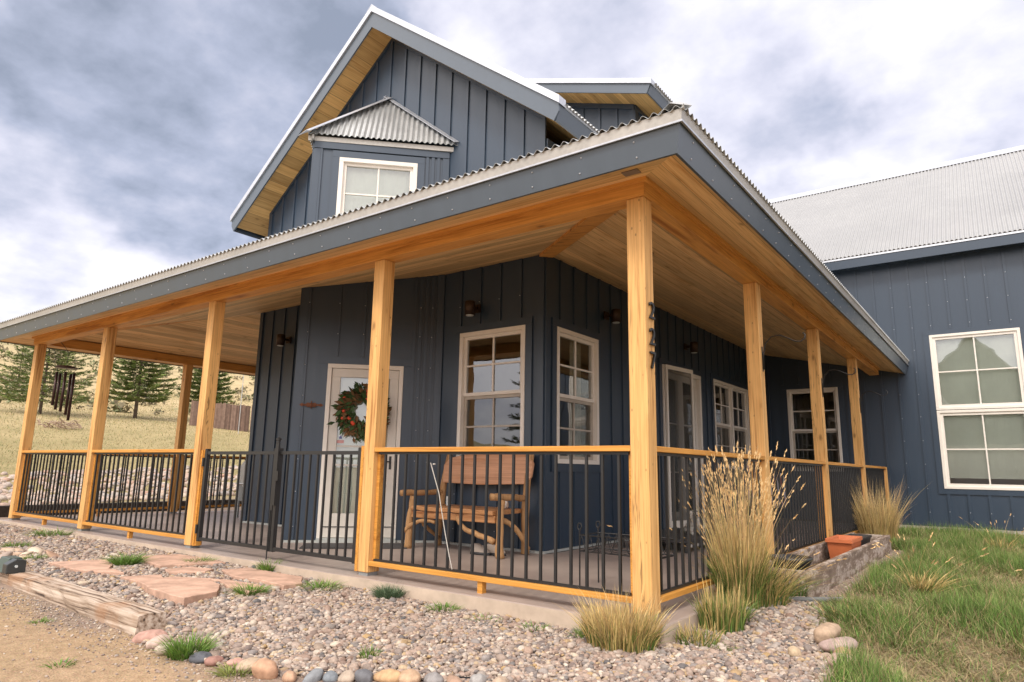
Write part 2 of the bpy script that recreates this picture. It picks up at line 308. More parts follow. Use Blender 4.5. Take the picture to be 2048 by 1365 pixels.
def groundm():
    m, n, l, b = mat('ground_soil')
    a = N(n, 'ShaderNodeAttribute', attribute_name='Col'); t = n.new('ShaderNodeTexCoord')
    z = N(n, 'ShaderNodeTexNoise', ins={'Scale': 18, 'Detail': 10, 'Roughness': .78}); l.new(t.outputs['Object'], z.inputs['Vector'])
    z2 = N(n, 'ShaderNodeTexNoise', ins={'Scale': .35, 'Detail': 9, 'Roughness': .7}); l.new(t.outputs['Object'], z2.inputs['Vector'])
    v = N(n, 'ShaderNodeTexVoronoi', ins={'Scale': 75}); l.new(t.outputs['Object'], v.inputs['Vector'])
    c = mixc(n, l, 1.0, a.outputs['Color'], rampn(n, l, z.outputs['Fac'], [(.3, (.62, .6, .58)), (.7, (1.25, 1.25, 1.25))]), 'MULTIPLY')
    c = mixc(n, l, 1.0, c, rampn(n, l, z2.outputs['Fac'], [(.32, (.78, .80, .72)), (.68, (1.15, 1.12, 1.1))]), 'MULTIPLY')
    c = mixc(n, l, M('MULTIPLY', M('LESS_THAN', v.outputs['Distance'], .28, n, l), .35, n, l), c, v.outputs['Color'], 'SOFT_LIGHT')
    l.new(c, b.inputs['Base Color']); b.inputs['Roughness'].default_value = .95; b.inputs['Specular IOR Level'].default_value = .15
    hh = M('ADD', z.outputs['Fac'], M('MULTIPLY', v.outputs['Distance'], .5, n, l), n, l)
    bump(n, l, b, hh, .7, .015)
    return m
M_ground = groundm()

# ------------------------------------------------------------------ mesh helpers
def wloc(o):
    v = Vector((0, 0, 0))
    while o is not None: v += o.location; o = o.parent
    return v
class MB:
    def __init__(s): s.v = []; s.f = []
    def add(s, vs, fs):
        k = len(s.v); s.v += [tuple(p) for p in vs]; s.f += [tuple(i+k for i in f) for f in fs]; return s
    def hexa(s, p):  # 8 points: bottom 4 ccw, top 4 ccw
        return s.add(p, [(3,2,1,0),(4,5,6,7),(0,1,5,4),(1,2,6,5),(2,3,7,6),(3,0,4,7)])
    def box(s, a, b):
        x0,x1 = sorted((a[0],b[0])); y0,y1 = sorted((a[1],b[1])); z0,z1 = sorted((a[2],b[2]))
        return s.hexa([(x0,y0,z0),(x1,y0,z0),(x1,y1,z0),(x0,y1,z0),(x0,y0,z1),(x1,y0,z1),(x1,y1,z1),(x0,y1,z1)])
    def prism(s, poly, dvec):  # planar polygon extruded by dvec
        n = len(poly); d = Vector(dvec); P = [Vector(p) for p in poly]
        return s.add(P+[p+d for p in P], [tuple(range(n-1,-1,-1)), tuple(range(n,2*n))]+[(i,(i+1)%n,(i+1)%n+n,i+n) for i in range(n)])
    def tube(s, pts, rad, seg=8, cap=True):
        P = [Vector(p) for p in pts]; n = len(P)
        if not hasattr(rad, '__len__'): rad = [rad]*n
        ref = None; rings = []
        for i in range(n):
            t = (P[min(i+1,n-1)]-P[max(i-1,0)]).normalized()
            if ref is None: ref = t.orthogonal().normalized()
            ref = (ref - t*ref.dot(t)).normalized(); b = t.cross(ref)
            rings.append([P[i]+(ref*math.cos(2*math.pi*k/seg)+b*math.sin(2*math.pi*k/seg))*rad[i] for k in range(seg)])
        fs = []
        for i in range(n-1):
            for k in range(seg): fs.append((i*seg+k, i*seg+(k+1)%seg, (i+1)*seg+(k+1)%seg, (i+1)*seg+k))
        if cap: fs += [tuple(range(seg-1,-1,-1)), tuple((n-1)*seg+k for k in range(seg))]
        return s.add([p for r in rings for p in r], fs)
    def lathe(s, c, prof, seg=20, axis=2):
        vs = []; fs = []
        for r, h in prof:
            for k in range(seg):
                a = 2*math.pi*k/seg; q = [r*math.cos(a), r*math.sin(a), h]
                if axis == 1: q = [q[0], q[2], q[1]]
                if axis == 0: q = [q[2], q[0], q[1]]
                vs.append((c[0]+q[0], c[1]+q[1], c[2]+q[2]))
        for i in range(len(prof)-1):
            for k in range(seg): fs.append((i*seg+k, i*seg+(k+1)%seg, (i+1)*seg+(k+1)%seg, (i+1)*seg+k))
        fs += [tuple(range(seg-1,-1,-1)), tuple((len(prof)-1)*seg+k for k in range(seg))]
        return s.add(vs, fs)
    def ball(s, c, r, seg=12, rings=8, jit=0):
        if not hasattr(r, '__len__'): r = (r, r, r)
        vs = []; fs = []
        for i in range(rings+1):
            th = math.pi*i/rings
            for k in range(seg):
                a = 2*math.pi*k/seg; j = 1+rnd.uniform(-jit, jit)
                vs.append((c[0]+r[0]*math.sin(th)*math.cos(a)*j, c[1]+r[1]*math.sin(th)*math.sin(a)*j, c[2]+r[2]*math.cos(th)*j))
        for i in range(rings):
            for k in range(seg): fs.append((i*seg+k, (i+1)*seg+k, (i+1)*seg+(k+1)%seg, i*seg+(k+1)%seg))
        return s.add(vs, fs)
    def build(s, name, m, parent=None, smooth=False, bev=0, base=None):
        off = wloc(parent) if parent else Vector(base or (0, 0, 0))
        me = bpy.data.meshes.new(name)
        me.from_pydata([(a-off.x, b-off.y, c-off.z) for a, b, c in s.v], [], s.f); me.update()
        o = bpy.data.objects.new(name, me); COL.objects.link(o); me.materials.append(m)
        if smooth: me.polygons.foreach_set('use_smooth', [True]*len(me.polygons))
        if parent: o.parent = parent
        else: o.location = off
        if bev:
            md = o.modifiers.new('bevel', 'BEVEL'); md.width = bev; md.segments = 2; md.limit_method = 'ANGLE'; md.angle_limit = R(50)
        return o
def tag(o, label=None, cat=None, group=None, kind=None):
    for k, v in (('label', label), ('category', cat), ('group', group), ('kind', kind)):
        if v: o[k] = v
    return o
def empty(name, loc, label=None, cat=None, group=None, kind=None):
    o = bpy.data.objects.new(name, None); COL.objects.link(o); o.location = loc; o.empty_display_size = .2
    return tag(o, label, cat, group, kind)
def copy_tree(o, parent=None, loc=None):
    c = o.copy(); COL.objects.link(c)
    if parent is not None: c.parent = parent
    if loc is not None: c.location = loc
    for ch in [x for x in bpy.data.objects if x.parent == o]: copy_tree(ch, c)
    return c
def npmesh(name, V, F, m, cols=None, smooth=False, kind=None, parent=None, base=None, ncorner=3):
    """V (n,3), F (k,ncorner) numpy; cols (n,3) optional colour attribute"""
    V = np.asarray(V, np.float32).copy(); F = np.asarray(F, np.int32)
    off = wloc(parent) if parent else Vector(base or (0, 0, 0))
    V -= np.array(off, np.float32)
    me = bpy.data.meshes.new(name); me.vertices.add(len(V)); me.vertices.foreach_set('co', V.ravel())
    me.loops.add(F.size); me.loops.foreach_set('vertex_index', F.ravel())
    me.polygons.add(len(F)); me.polygons.foreach_set('loop_start', np.arange(0, F.size, F.shape[1], dtype=np.int32))
    if smooth: me.polygons.foreach_set('use_smooth', np.ones(len(F), bool))
    me.update(calc_edges=True); me.validate()
    if cols is not None:
        ca = me.color_attributes.new('Col', 'FLOAT_COLOR', 'POINT'); c4 = np.ones((len(V), 4), np.float32); c4[:, :3] = cols; ca.data.foreach_set('color', c4.ravel())
    me.materials.append(m)
    o = bpy.data.objects.new(name, me); COL.objects.link(o)
    if parent: o.parent = parent
    else: o.location = off
    if kind: o['kind'] = kind
    return o
def ss(x, a, b):
    t = np.clip((np.asarray(x, float)-a)/(b-a), 0, 1); return t*t*(3-2*t)
def gz(x, y):
    """ground height"""
    x = np.asarray(x, float); y = np.asarray(y, float)
    g = -.07 - .06*ss(x, -6, 0) - .04*ss(-y, 0, 2) + .10*ss(y, 0, 1.8)*ss(x, -.1, .1)
    t = -x*.91 + y*.41; d = t + 3.5
    far = np.interp(d, [0, 17, 21, 27, 35, 55, 120, 300, 420, 600, 2000], [0, 0, .25, .9, 1.7, 4.1, 13.5, 47, 62, 55, 20])
    wob = .5*np.sin(x*.11+1)*np.cos(y*.09) * ss(d, 24, 60) + 4*np.sin(x*.017)*np.cos(y*.021+.6)*ss(d, 70, 250)
    return g + far + wob
def G(x, y): return float(gz(x, y))

# ================================================================== SETTING
S = .14
X0, X1, X2, X3, X4 = 0.0, -2.7337, -5.747, -8.6751, -11.3381
Y1, Y2, Y3, YE = 2.7289, 5.4847, 8.3555, 10.85
ZB, ZR = 2.9464, 1.134
HX, HY, BX, YF = -2.51, 2.479, -8.61, 11.152
GX = -5.56
def ground():
    u = np.linspace(-1, 1, 300)
    def sp(u, c, a, lim): return c + np.sinh(u*a)/math.sinh(a)*lim
    xs = np.sort(np.unique(np.concatenate([sp(u, -2.5, 7.2, 900)]))); ys = sp(u, -.5, 7.2, 900)
    Xg, Yg = np.meshgrid(xs, ys); Z = gz(Xg, Yg)
    nx, ny = len(xs), len(ys)
    V = np.stack([Xg, Yg, Z], -1).reshape(-1, 3)
    i = np.arange(ny-1)[:, None]*nx + np.arange(nx-1)[None]; F = np.stack([i, i+1, i+nx+1, i+nx], -1).reshape(-1, 4)
    x, y = V[:, 0], V[:, 1]
    dirt = np.array([.40, .285, .185]); bed = np.array([.30, .23, .19]); lawn = np.array([.235, .185, .105]); mead = np.array([.34, .28, .15]); hill = np.array([.46, .37, .22])
    d = -x*.91+y*.41+3.5
    c = np.tile(dirt, (len(V), 1))
    def blend(c, k, f): return c*(1-f[:, None]) + k*f[:, None]
    wob = .12*np.sin(x*3.1)+.1*np.cos(y*4.3+x)
    c = blend(c, bed, ss(y+wob, -2.15, -1.9)*ss(-x, -1.3, -1.0))
    c = blend(c, lawn, np.maximum(ss(x+wob, .75, 1.1)*ss(y+wob*2, -1.2, -.6), ss(y, 7, 9)*ss(x, -.3, .2)))
    m1 = ss(-x+wob, 13.5, 16); c = blend(c, mead, m1)
    c = blend(c, hill, ss(d, 34, 60)); c = blend(c, np.array([.36, .33, .20]), ss(d, 120, 300)*.6)
    o = npmesh('ground', V, F, M_ground, c, True, 'structure', ncorner=4); o['label'] = 'sandy ground rising to a dry grassy hillside'
ground()
# porch slab
EX = (-S-.08, .12)
sl = MB()
sl.prism([(X4-S-.12, -.09, -.35), (.12, -.09, -.35), (.12, YF, -.35), (HX+.05, YF, -.35), (HX+.05, HY+.02, -.35), (BX-.05, HY+.02, -.35), (BX-.05, 9, -.35), (X4-S-.12, 9, -.35)], (0, 0, .35))
slab = sl.build('concrete_slab', M_conc, bev=.012); slab['kind'] = 'structure'

se = MB(); se.box((X4-S-.12, -.094, -.35), (.1235, -.0901, -.006)); se.box((.1201, -.0899, -.35), (.1236, YF, -.006))
tag(se.build('slab_edge', flat('bare_concrete_edge', (.50, .40, .31), .9, 0, .14, 6, .2, .3)), kind='structure')
# ================================================================== HOUSE
HOUSE = empty('house', (-5.56, 5, 0), 'navy board and batten house with wraparound timber porch and corrugated metal roofs', 'house')
V3 = Vector
def frame_pt(O, U, Nn, u, n, z): return V3(O) + V3(U)*u + V3(Nn)*n + V3((0, 0, z))
class Plane:
    def __init__(s, O, U, Nn): s.O, s.U, s.N = V3(O), V3(U).normalized(), V3(Nn).normalized()
    def p(s, u, n, z): return s.O + s.U*u + s.N*n + V3((0, 0, z))
    def box(s, mb, u0, u1, n0, n1, z0, z1):
        if abs(u1-u0) < 1e-5 or abs(z1-z0) < 1e-5: return
        q = [s.p(u0,n1,z0), s.p(u1,n1,z0), s.p(u1,n0,z0), s.p(u0,n0,z0), s.p(u0,n1,z1), s.p(u1,n1,z1), s.p(u1,n0,z1), s.p(u0,n0,z1)]
        mb.hexa(q)
def cuts(u0, u1, us): return sorted({u0, u1, *[u for u in us if u0 < u < u1]})
def wall(pl, u0, u1, z0, top, holes, battens, mname='wall', extra=(), trimtop=.09, corners=(1, 1), knees=(), hold=.1, thick=.14, bt=.045, battop=None):
    """top: function of u. holes: (u0,u1,z0,z1)"""
    mb = MB(); hs = []
    for h in holes: hs.append(h)
    us = cuts(u0, u1, [h[0] for h in hs]+[h[1] for h in hs]+list(knees))
    for a, b in zip(us, us[1:]):
        m_ = (a+b)/2; segs = [(z0, None)]
        hh = sorted([h for h in hs if h[0] < m_ < h[1]], key=lambda h: h[2])
        lo = z0
        for h in hh:
            mb.add([pl.p(a,0,lo), pl.p(b,0,lo), pl.p(b,0,h[2]), pl.p(a,0,h[2])], [(0,1,2,3)]); lo = h[3]
        mb.add([pl.p(a,0,lo), pl.p(b,0,lo), pl.p(b,0,top(b)), pl.p(a,0,top(a))], [(0,1,2,3)])
    for h in hs:  # reveals
        a, b, c, d = h
        for q in ([(a,c),(b,c)], [(b,c),(b,d)], [(b,d),(a,d)], [(a,d),(a,c)]):
            mb.add([pl.p(q[0][0],0,q[0][1]), pl.p(q[1][0],0,q[1][1]), pl.p(q[1][0],-thick,q[1][1]), pl.p(q[0][0],-thick,q[0][1])], [(0,1,2,3)])
        t = hold  # trim board ring around opening
        zc = max(c-t, z0)
        if c > z0+.05: pl.box(mb, a-t, b+t, 0, .024, c-t, c-.002)
        pl.box(mb, a-t, b+t, 0, .024, d+.002, d+t)
        pl.box(mb, a-t, a-.002, 0, .024, max(c, z0), d); pl.box(mb, b+.002, b+t, 0, .024, max(c, z0), d)
    for u in battens:
        lo = z0
        blk = sorted([(h[2]-hold, h[3]+hold) for h in hs if h[0]-hold-bt/2 < u < h[1]+hold+bt/2])
        tz = (battop(u) if battop else top(u)) - trimtop - .004
        for c, d in blk:
            if c-lo > .05: pl.box(mb, u-bt/2, u+bt/2, 0, .021, lo, min(c, tz)-.003)
            lo = d+.003
        if tz-lo > .05: pl.box(mb, u-bt/2, u+bt/2, 0, .021, lo, tz)
    # corner boards
    if corners[0]: pl.box(mb, u0, u0+.09, 0, .026, z0, top(u0+.05)-trimtop-.01)
    if corners[1]: pl.box(mb, u1-.09, u1, 0, .026, z0, top(u1-.05)-trimtop-.01)
    # frieze following the top
    if trimtop:
        for a, b in zip(cuts(u0, u1, knees), cuts(u0, u1, knees)[1:]):
            ta, tb = top(a), top(b)
            q = [pl.p(a,.028,ta-trimtop), pl.p(b,.028,tb-trimtop), pl.p(b,0,tb-trimtop), pl.p(a,0,ta-trimtop), pl.p(a,.028,ta), pl.p(b,.028,tb), pl.p(b,0,tb), pl.p(a,0,ta)]
            mb.hexa(q)
    o = mb.build(mname, M_side, HOUSE)
    return o
def window(pl, u0, u1, z0, z1, grid=((2, 2), (2, 2)), split=None, mull=0, blind=0, curtain=False, sill=True, fr=.055, room=True, asis=False, low_dark=False):
    """cream casing, two stacked sashes with muntins, panes; returns the window part"""
    mb = MB(); f = fr
    for (a, b, c, d) in ((u0, u1, z1-f, z1), (u0, u1, z0, z0+f), (u0, u0+f, z0+f, z1-f), (u1-f, u1, z0+f, z1-f)):
        pl.box(mb, a, b, -.10, .034, c, d)
    o = mb.build('window', M_white, HOUSE, bev=.004)
    units = [(u0+f, u1-f)]
    if mull:
        m_ = (u0+u1)/2; mm = MB(); pl.box(mm, m_-.035, m_+.035, -.10, .032, z0+f, z1-f); mm.build('mullion', M_white, o)
        units = [(u0+f, m_-.035), (m_+.035, u1-f)]
    zs = split if split else z0+(z1-z0)*.515
    for a, b in units:
        for k, (c, d, nn) in enumerate(((z0+f, zs, -.055), (zs, z1-f, -.03))):
            sb = MB(); s = .042
            for q in ((a, b, d-s, d), (a, b, c, c+s), (a, a+s, c+s, d-s), (b-s, b, c+s, d-s)): pl.box(sb, q[0], q[1], nn-.03, nn+.02, q[2], q[3])
            gx, gy = grid[k]; t = .011
            for i in range(1, gx):
                uu = a+s+(b-a-2*s)*i/gx; pl.box(sb, uu-t, uu+t, nn-.012, nn+.012, c+s, d-s)
            for i in range(1, gy):
                z = c+s+(d-c-2*s)*i/gy; pl.box(sb, a+s, b-s, nn-.0125, nn+.0125, z-t, z+t)
            sb.build('sash', M_white if k or asis else M_screen, o)
            gb = MB(); gb.add([pl.p(a+s,nn-.004,c+s), pl.p(b-s,nn-.004,c+s), pl.p(b-s,nn-.004,d-s), pl.p(a+s,nn-.004,d-s)], [(0,1,2,3)])
            gb.build('pane', M_glass if (k or asis) else M_glassd, o)
    if blind:
        bb = MB(); zb = z0+f+blind; nseg = 24
        vs = []; fs = []
        for i in range(nseg+1):
            u = u0+f+(u1-u0-2*f)*i/nseg
            vs += [pl.p(u, -.13+.003*math.sin(i*1.9), zb), pl.p(u, -.13+.003*math.sin(i*2.3+1), z1-f)]
        for i in range(nseg): fs.append((2*i, 2*i+2, 2*i+3, 2*i+1))
        bb.add(vs, fs); pl.box(bb, u0+f, u1-f, -.14, -.12, zb-.02, zb); bb.build('blind', M_blind, o)
    if curtain:
        cb_ = MB()
        for (a, b, zlo) in curtain:
            vs = []; fs = []; n_ = 14
            for i in range(n_+1):
                u = a+(b-a)*i/n_; vs += [pl.p(u, -.22+.025*math.sin(i*1.7), zlo), pl.p(u, -.22+.025*math.sin(i*1.7), z1-f)]
            for i in range(n_): fs.append((2*i, 2*i+2, 2*i+3, 2*i+1))
            cb_.add(vs, fs)
        cb_.build('curtain', M_curt, o)
    return o
MS, ZS = .226, 2.985
def ceil_f(y): return ZS + MS*(y+.44)       # porch ceiling height above a front-facing line
PF = Plane((BX, HY, 0), (1, 0, 0), (0, -1, 0))   # house front, u = x - BX
LF = HX-BX
gs = .785
GZ0 = 7.96                                    # soffit height at the gable peak
gtop = lambda u: GZ0 - gs*abs(u+BX-GX)
bat = [GX+k*.335-BX for k in range(-9, 10)]
LG = (HY-1.126)                               # bay leg length along x
bayL, bayR = GX-LG+.0, GX+LG
wall(PF, 0, LF, .03, gtop, [(-3.865-BX, -2.785-BX, 1.04, 2.755)], [b for b in bat if .1 < b < LF-.12], knees=(GX-BX,))
window(PF, -3.865-BX, -2.785-BX, 1.04, 2.755, split=1.90)
# side wall E (faces +x)
PE = Plane((HX, HY, 0), (0, 1, 0), (1, 0, 0))
etop = lambda u: 5.22
eb = [.36+.343*k for k in range(0, 26)]
doorE = (5.93-HY, 7.60-HY, .02, 2.70)
wall(PE, 0, YF-HY, .03, etop, [(2.73-HY, 3.79-HY, 1.04, 2.75), doorE, (8.32-HY, 10.42-HY, 1.04, 2.745)], [b for b in eb if b < 8.5], trimtop=.12)
window(PE, 2.73-HY, 3.79-HY, 1.04, 2.75, split=1.87, curtain=[(.95, 1.25, 1.1)])
window(PE, 8.32-HY, 10.42-HY, 1.04, 2.745, split=1.88, mull=1)
# west wall of the main block
PW = Plane((BX, 14, 0), (0, -1, 0), (-1, 0, 0))
wall(PW, 0, 14-HY, .03, etop, [], [.34*k for k in range(1, 34)], trimtop=.12)
# wall behind gap of upper east side up to roof
# bay, two 45 degree walls meeting at the prow
A = V3((GX, HY-LG, 0)); q2 = math.sqrt(.5)
PD = Plane(A, (q2, q2, 0), (q2, -q2, 0)); LD = LG/q2
PD2 = Plane((GX-LG, HY, 0), (q2, -q2, 0), (-q2, -q2, 0))
btop = lambda u: 5.53
DU0, DU1, DZ = .40, 1.40, 2.31
bb_ = [.10, .50, .84, 1.18, 1.52, 1.60, 1.68, 1.76, 1.84]
wall(PD, 0, LD, .03, btop, [(DU0, DU1, .03, DZ), (.36, 1.46, 4.12, 5.28)], bb_, trimtop=.13, bt=.04)
wall(PD2, 0, LD, .03, btop, [], [.3, .64, .98, 1.32, 1.66], trimtop=.13)
window(PD, .36, 1.46, 4.12, 5.28, grid=((2, 1), (2, 2)), split=4.30, asis=True, blind=.02, fr=.06)
# front door with storm door
def front_door():
    mb = MB(); f = .055
    for q in ((DU0, DU1, DZ-f, DZ), (DU0, DU0+f, .05, DZ-f), (DU1-f, DU1, .05, DZ-f)): PD.box(mb, q[0], q[1], -.10, .036, q[2], q[3])
    o = mb.build('door_frame', M_white, HOUSE, bev=.004)
    a, b, c, d = DU0+f+.004, DU1-f-.004, .06, DZ-f-.004
    s = MB(); st = .115
    rails = [(a, b, d-st, d), (a, b, c, c+.30), (a, a+st, c+.30, d-st), (b-st, b, c+.30, d-st), (a+st, b-st, .965, .99), (a+st, b-st, 1.21, 1.235)]
    for i, q in enumerate(rails): PD.box(s, q[0], q[1], -.03-(i > 3)*.004, .012-(i > 3)*.004, q[2], q[3])
    s.build('door_leaf', M_door, o, bev=.004)
    g = MB(); g.add([PD.p(a+st,-.012,c+.3), PD.p(b-st,-.012,c+.3), PD.p(b-st,-.012,d-st), PD.p(a+st,-.012,d-st)], [(0,1,2,3)]); g.build('pane', M_glass, o)
    h = MB(); PD.box(h, b-.075, b-.045, .012, .018, .93, 1.10); h.tube([PD.p(b-.06, .015, 1.03), PD.p(b-.06, .055, 1.03), PD.p(b-.16, .055, 1.03)], .009, 8); h.build('door_handle', M_black, o)
    k = MB(); PD.box(k, a, b, .012, .02, .19, .2); k.build('door_sweep', M_black, o)
    inn = MB(); PD.box(inn, a, b, -.12, -.09, c, d); inn.build('inner_panel', M_blind, o)
    th = MB(); PD.box(th, DU0, DU1, -.1, .07, .001, .055); th.build('threshold', M_base, o)
front_door()
# patio doors on the side wall
def patio_doors():
    u0, u1, z0, z1 = doorE
    mb = MB(); f = .075
    for q in ((u0, u1, z1-f, z1), (u0, u0+f, z0, z1-f), (u1-f, u1, z0, z1-f)): PE.box(mb, q[0], q[1], -.10, .05, q[2], q[3])
    o = mb.build('door_frame', M_white, HOUSE, bev=.004)
    m_ = (u0+u1)/2
    for (a, b) in ((u0+f, m_-.002), (m_+.002, u1-f)):
        s = MB(); st = .11
        for q in ((a, b, z1-f-st, z1-f-.004), (a, b, z0+.03, z0+.30), (a, a+st, z0+.30, z1-f-st), (b-st, b, z0+.30, z1-f-st), (a+st, b-st, .95, .972), (a+st, b-st, 1.75, 1.772)): PE.box(s, q[0], q[1], -.06, -.015, q[2], q[3])
        lf = s.build('door_leaf', M_door, o)
        g = MB(); g.add([PE.p(a+st,-.04,z0+.3), PE.p(b-st,-.04,z0+.3), PE.p(b-st,-.04,z1-f-st), PE.p(a+st,-.04,z1-f-st)], [(0,1,2,3)]); g.build('pane', M_glass, o)
    # screen door swung a little open in front of the near leaf
    a = R(9); hin = PE.p(u0+.02, .06, 0); Us = V3((math.sin(a), math.cos(a), 0)); Ns = V3((math.cos(a), -math.sin(a), 0))
    PS = Plane(hin, Us, Ns); s = MB(); wdt = .84
    for q in ((0, wdt, z1-.07, z1-.005), (0, wdt, .04, .2), (0, .05, .2, z1-.07), (wdt-.05, wdt, .2, z1-.07)): PS.box(s, q[0], q[1], 0, .03, q[2], q[3])
    sd_ = s.build('screen_door', M_white, o)
    g = MB(); g.add([PS.p(.05,.015,.2), PS.p(wdt-.05,.015,.2), PS.p(wdt-.05,.015,z1-.07), PS.p(.05,.015,z1-.07)], [(0,1,2,3)])
    mm, n, l, b = mat('screen_mesh'); tr = N(n, 'ShaderNodeBsdfTransparent'); mx = n.new('ShaderNodeMixShader'); mx.inputs[0].default_value = .55
    b.inputs['Base Color'].default_value = (.05, .05, .045, 1); b.inputs['Roughness'].default_value = .8
    l.new(tr.outputs[0], mx.inputs[1]); l.new(b.outputs[0], mx.inputs[2]); l.new(mx.outputs[0], n['Material Output'].inputs[0])
    g.build('screen_mesh', mm, o)
patio_doors()
# right wing wall F (faces -y)
PR = Plane((HX, YF, 0), (1, 0, 0), (0, -1, 0))
ftop = lambda u: 5.42
fb = [1.284+.3215*k-HX for k in range(-11, 26)]
BWX0, BWX1 = .912, 2.36
wall(PR, 0, 9.5, .03, ftop, [(-1.85-HX, -.82-HX, 1.03, 2.79), (BWX0-HX, BWX1-HX, .74, 3.72)], [b for b in fb if .1 < b < 9.3], corners=(0, 1), trimtop=.10, mname='wing_wall')
window(PR, -1.85-HX, -.82-HX, 1.03, 2.79, split=1.88)
def bigwindow():
    # two mulled units one above the other, each with a four light sash
    pl, u0, u1 = PR, BWX0-HX, BWX1-HX
    for (z0, z1, bl) in ((2.235, 3.72, 0), (.74, 2.225, .17)):
        f = .05; mb = MB()
        for q in ((u0, u1, z1-f, z1), (u0, u1, z0, z0+f), (u0, u0+f, z0+f, z1-f), (u1-f, u1, z0+f, z1-f)): pl.box(mb, q[0], q[1], -.1, .036, q[2], q[3])
        o = mb.build('window', M_white, HOUSE, bev=.004)
        s = MB(); t = .05; a, b, c, d = u0+f, u1-f, z0+f, z1-f
        for q in ((a, b, d-t, d), (a, b, c, c+t), (a, a+t, c+t, d-t), (b-t, b, c+t, d-t)): pl.box(s, q[0], q[1], -.06, .012, q[2], q[3])
        m_ = (a+b)/2; zm = (c+d)/2; pl.box(s, m_-.012, m_+.012, -.03, .0, c+t, d-t); pl.box(s, a+t, b-t, -.031, .001, zm-.012, zm+.012)
        s.build('sash', M_white, o)
        g = MB(); g.add([pl.p(a+t,-.02,c+t), pl.p(b-t,-.02,c+t), pl.p(b-t,-.02,d-t), pl.p(a+t,-.02,d-t)], [(0,1,2,3)]); g.build('pane', M_glass, o)
        bm_ = MB(); vs = []; fs = []; n_ = 40
        for i in range(n_+1):
            u = a+(b-a)*i/n_; vs += [pl.p(u,-.12+.003*math.sin(i*1.3),c+bl), pl.p(u,-.12+.003*math.sin(i*1.1+2),d)]
        for i in range(n_): fs.append((2*i, 2*i+2, 2*i+3, 2*i+1))
        bm_.add(vs, fs)
        if bl: pl.box(bm_, a, b, -.13, -.11, c+bl-.02, c+bl)
        bm_.build('blind', M_blind, o)
bigwindow()
# wing foundation, side walls
fo_ = MB(); PR.box(fo_, 2.52, 9.5, -.3, .012, -.3, .024); fo_.build('foundation', M_concg, HOUSE)
PR2 = Plane((HX+9.5, YF, 0), (0, 1, 0), (1, 0, 0))
wtop = lambda u: min(5.42+gs*min(u, 7.7-u), 9)
wall(PR2, 0, 7.7, .03, wtop, [], [.34*k for k in range(1, 22)], knees=(3.85,), mname='wing_wall')
# white base strips along the porch walls
def bstrip(pl, a, b):
    m_ = MB(); pl.box(m_, a, b, 0, .03, 0, .028); m_.build('wall_base_strip', M_base, HOUSE)
for q in ((PF, 0, bayL-BX), (PF, bayR-BX+.03, LF+.03), (PE, 0, doorE[0]), (PE, doorE[1], YF-HY-.03), (PD, 0, DU0), (PD, DU1, LD)): bstrip(*q)
bs = MB()
if 0: PF.box(bs, 0, bayL-BX, 0, .03, 0, .028); PF.box(bs, bayR-BX, LF+.03, 0, .03, 0, .028); PE.box(bs, 0, doorE[0], 0, .03, 0, .028); PE.box(bs, doorE[1], YF-HY, 0, .03, 0, .028)
# rooms behind the windows
rm = MB()
def room(x0, x1, y0, y1, z0, z1, m):
    b = MB(); b.box((x0, y0, z0), (x1, y1, z1)); b.f = [tuple(reversed(f)) for f in b.f]; return b.build('interior_room', m, HOUSE)
def roomwin(x0, x1, y0, y1, z0, z1, opens, m=M_room):
    # five faces; faces named in opens are left off (the wall itself closes them)
    b = MB(); P = dict(b=[(x0,y0,z0),(x1,y0,z0),(x1,y1,z0),(x0,y1,z0)], t=[(x0,y0,z1),(x1,y0,z1),(x1,y1,z1),(x0,y1,z1)], s=[(x0,y0,z0),(x1,y0,z0),(x1,y0,z1),(x0,y0,z1)],
        n=[(x0,y1,z0),(x1,y1,z0),(x1,y1,z1),(x0,y1,z1)], w=[(x0,y0,z0),(x0,y1,z0),(x0,y1,z1),(x0,y0,z1)], e=[(x1,y0,z0),(x1,y1,z0),(x1,y1,z1),(x1,y0,z1)])
    for k, q in P.items():
        if k not in opens: b.add(q, [(0,1,2,3)])
    return b.build('interior_room', m, HOUSE)
roomwin(-5.6, HX-.145, HY+.145, 5.4, .05, 3.4, 'se')
roomwin(-5.0, HX-.145, 5.5, 11.0, .05, 3.4, 'e')
roomwin(-2.5, 4.6, YF+.145, 14.5, .05, 5.0, 's')
# frames on the inner wall and posts seen through the glass
it = MB(); it.box((-3.9, 5.37, 1.95), (-3.1, 5.39, 2.6)); it.build('picture', M_black, HOUSE)
it = MB(); it.box((-3.45, 3.5, .05), (-3.3, 3.65, 3.4)); it.build('interior_post', M_post, HOUSE)

# ---- porch posts
def post(x, y, zt=ZB, z0=.03, base=True):
    o = MB().box((x-S, y, z0), (x, y+S, zt)).build('porch_post', M_post, HOUSE, bev=.006)
    if base:
        MB().box((x-S+.012, y+.012, 0), (x-.012, y+S-.012, z0-.001)).build('post_base', M_greym, o)
    return o
for x in (X0, X1, X2, X3, X4): post(x, 0)
for y in (Y1, Y2, Y3): post(0, y)
for y in (2.63, 5.5, 8.2): post(X4, y)
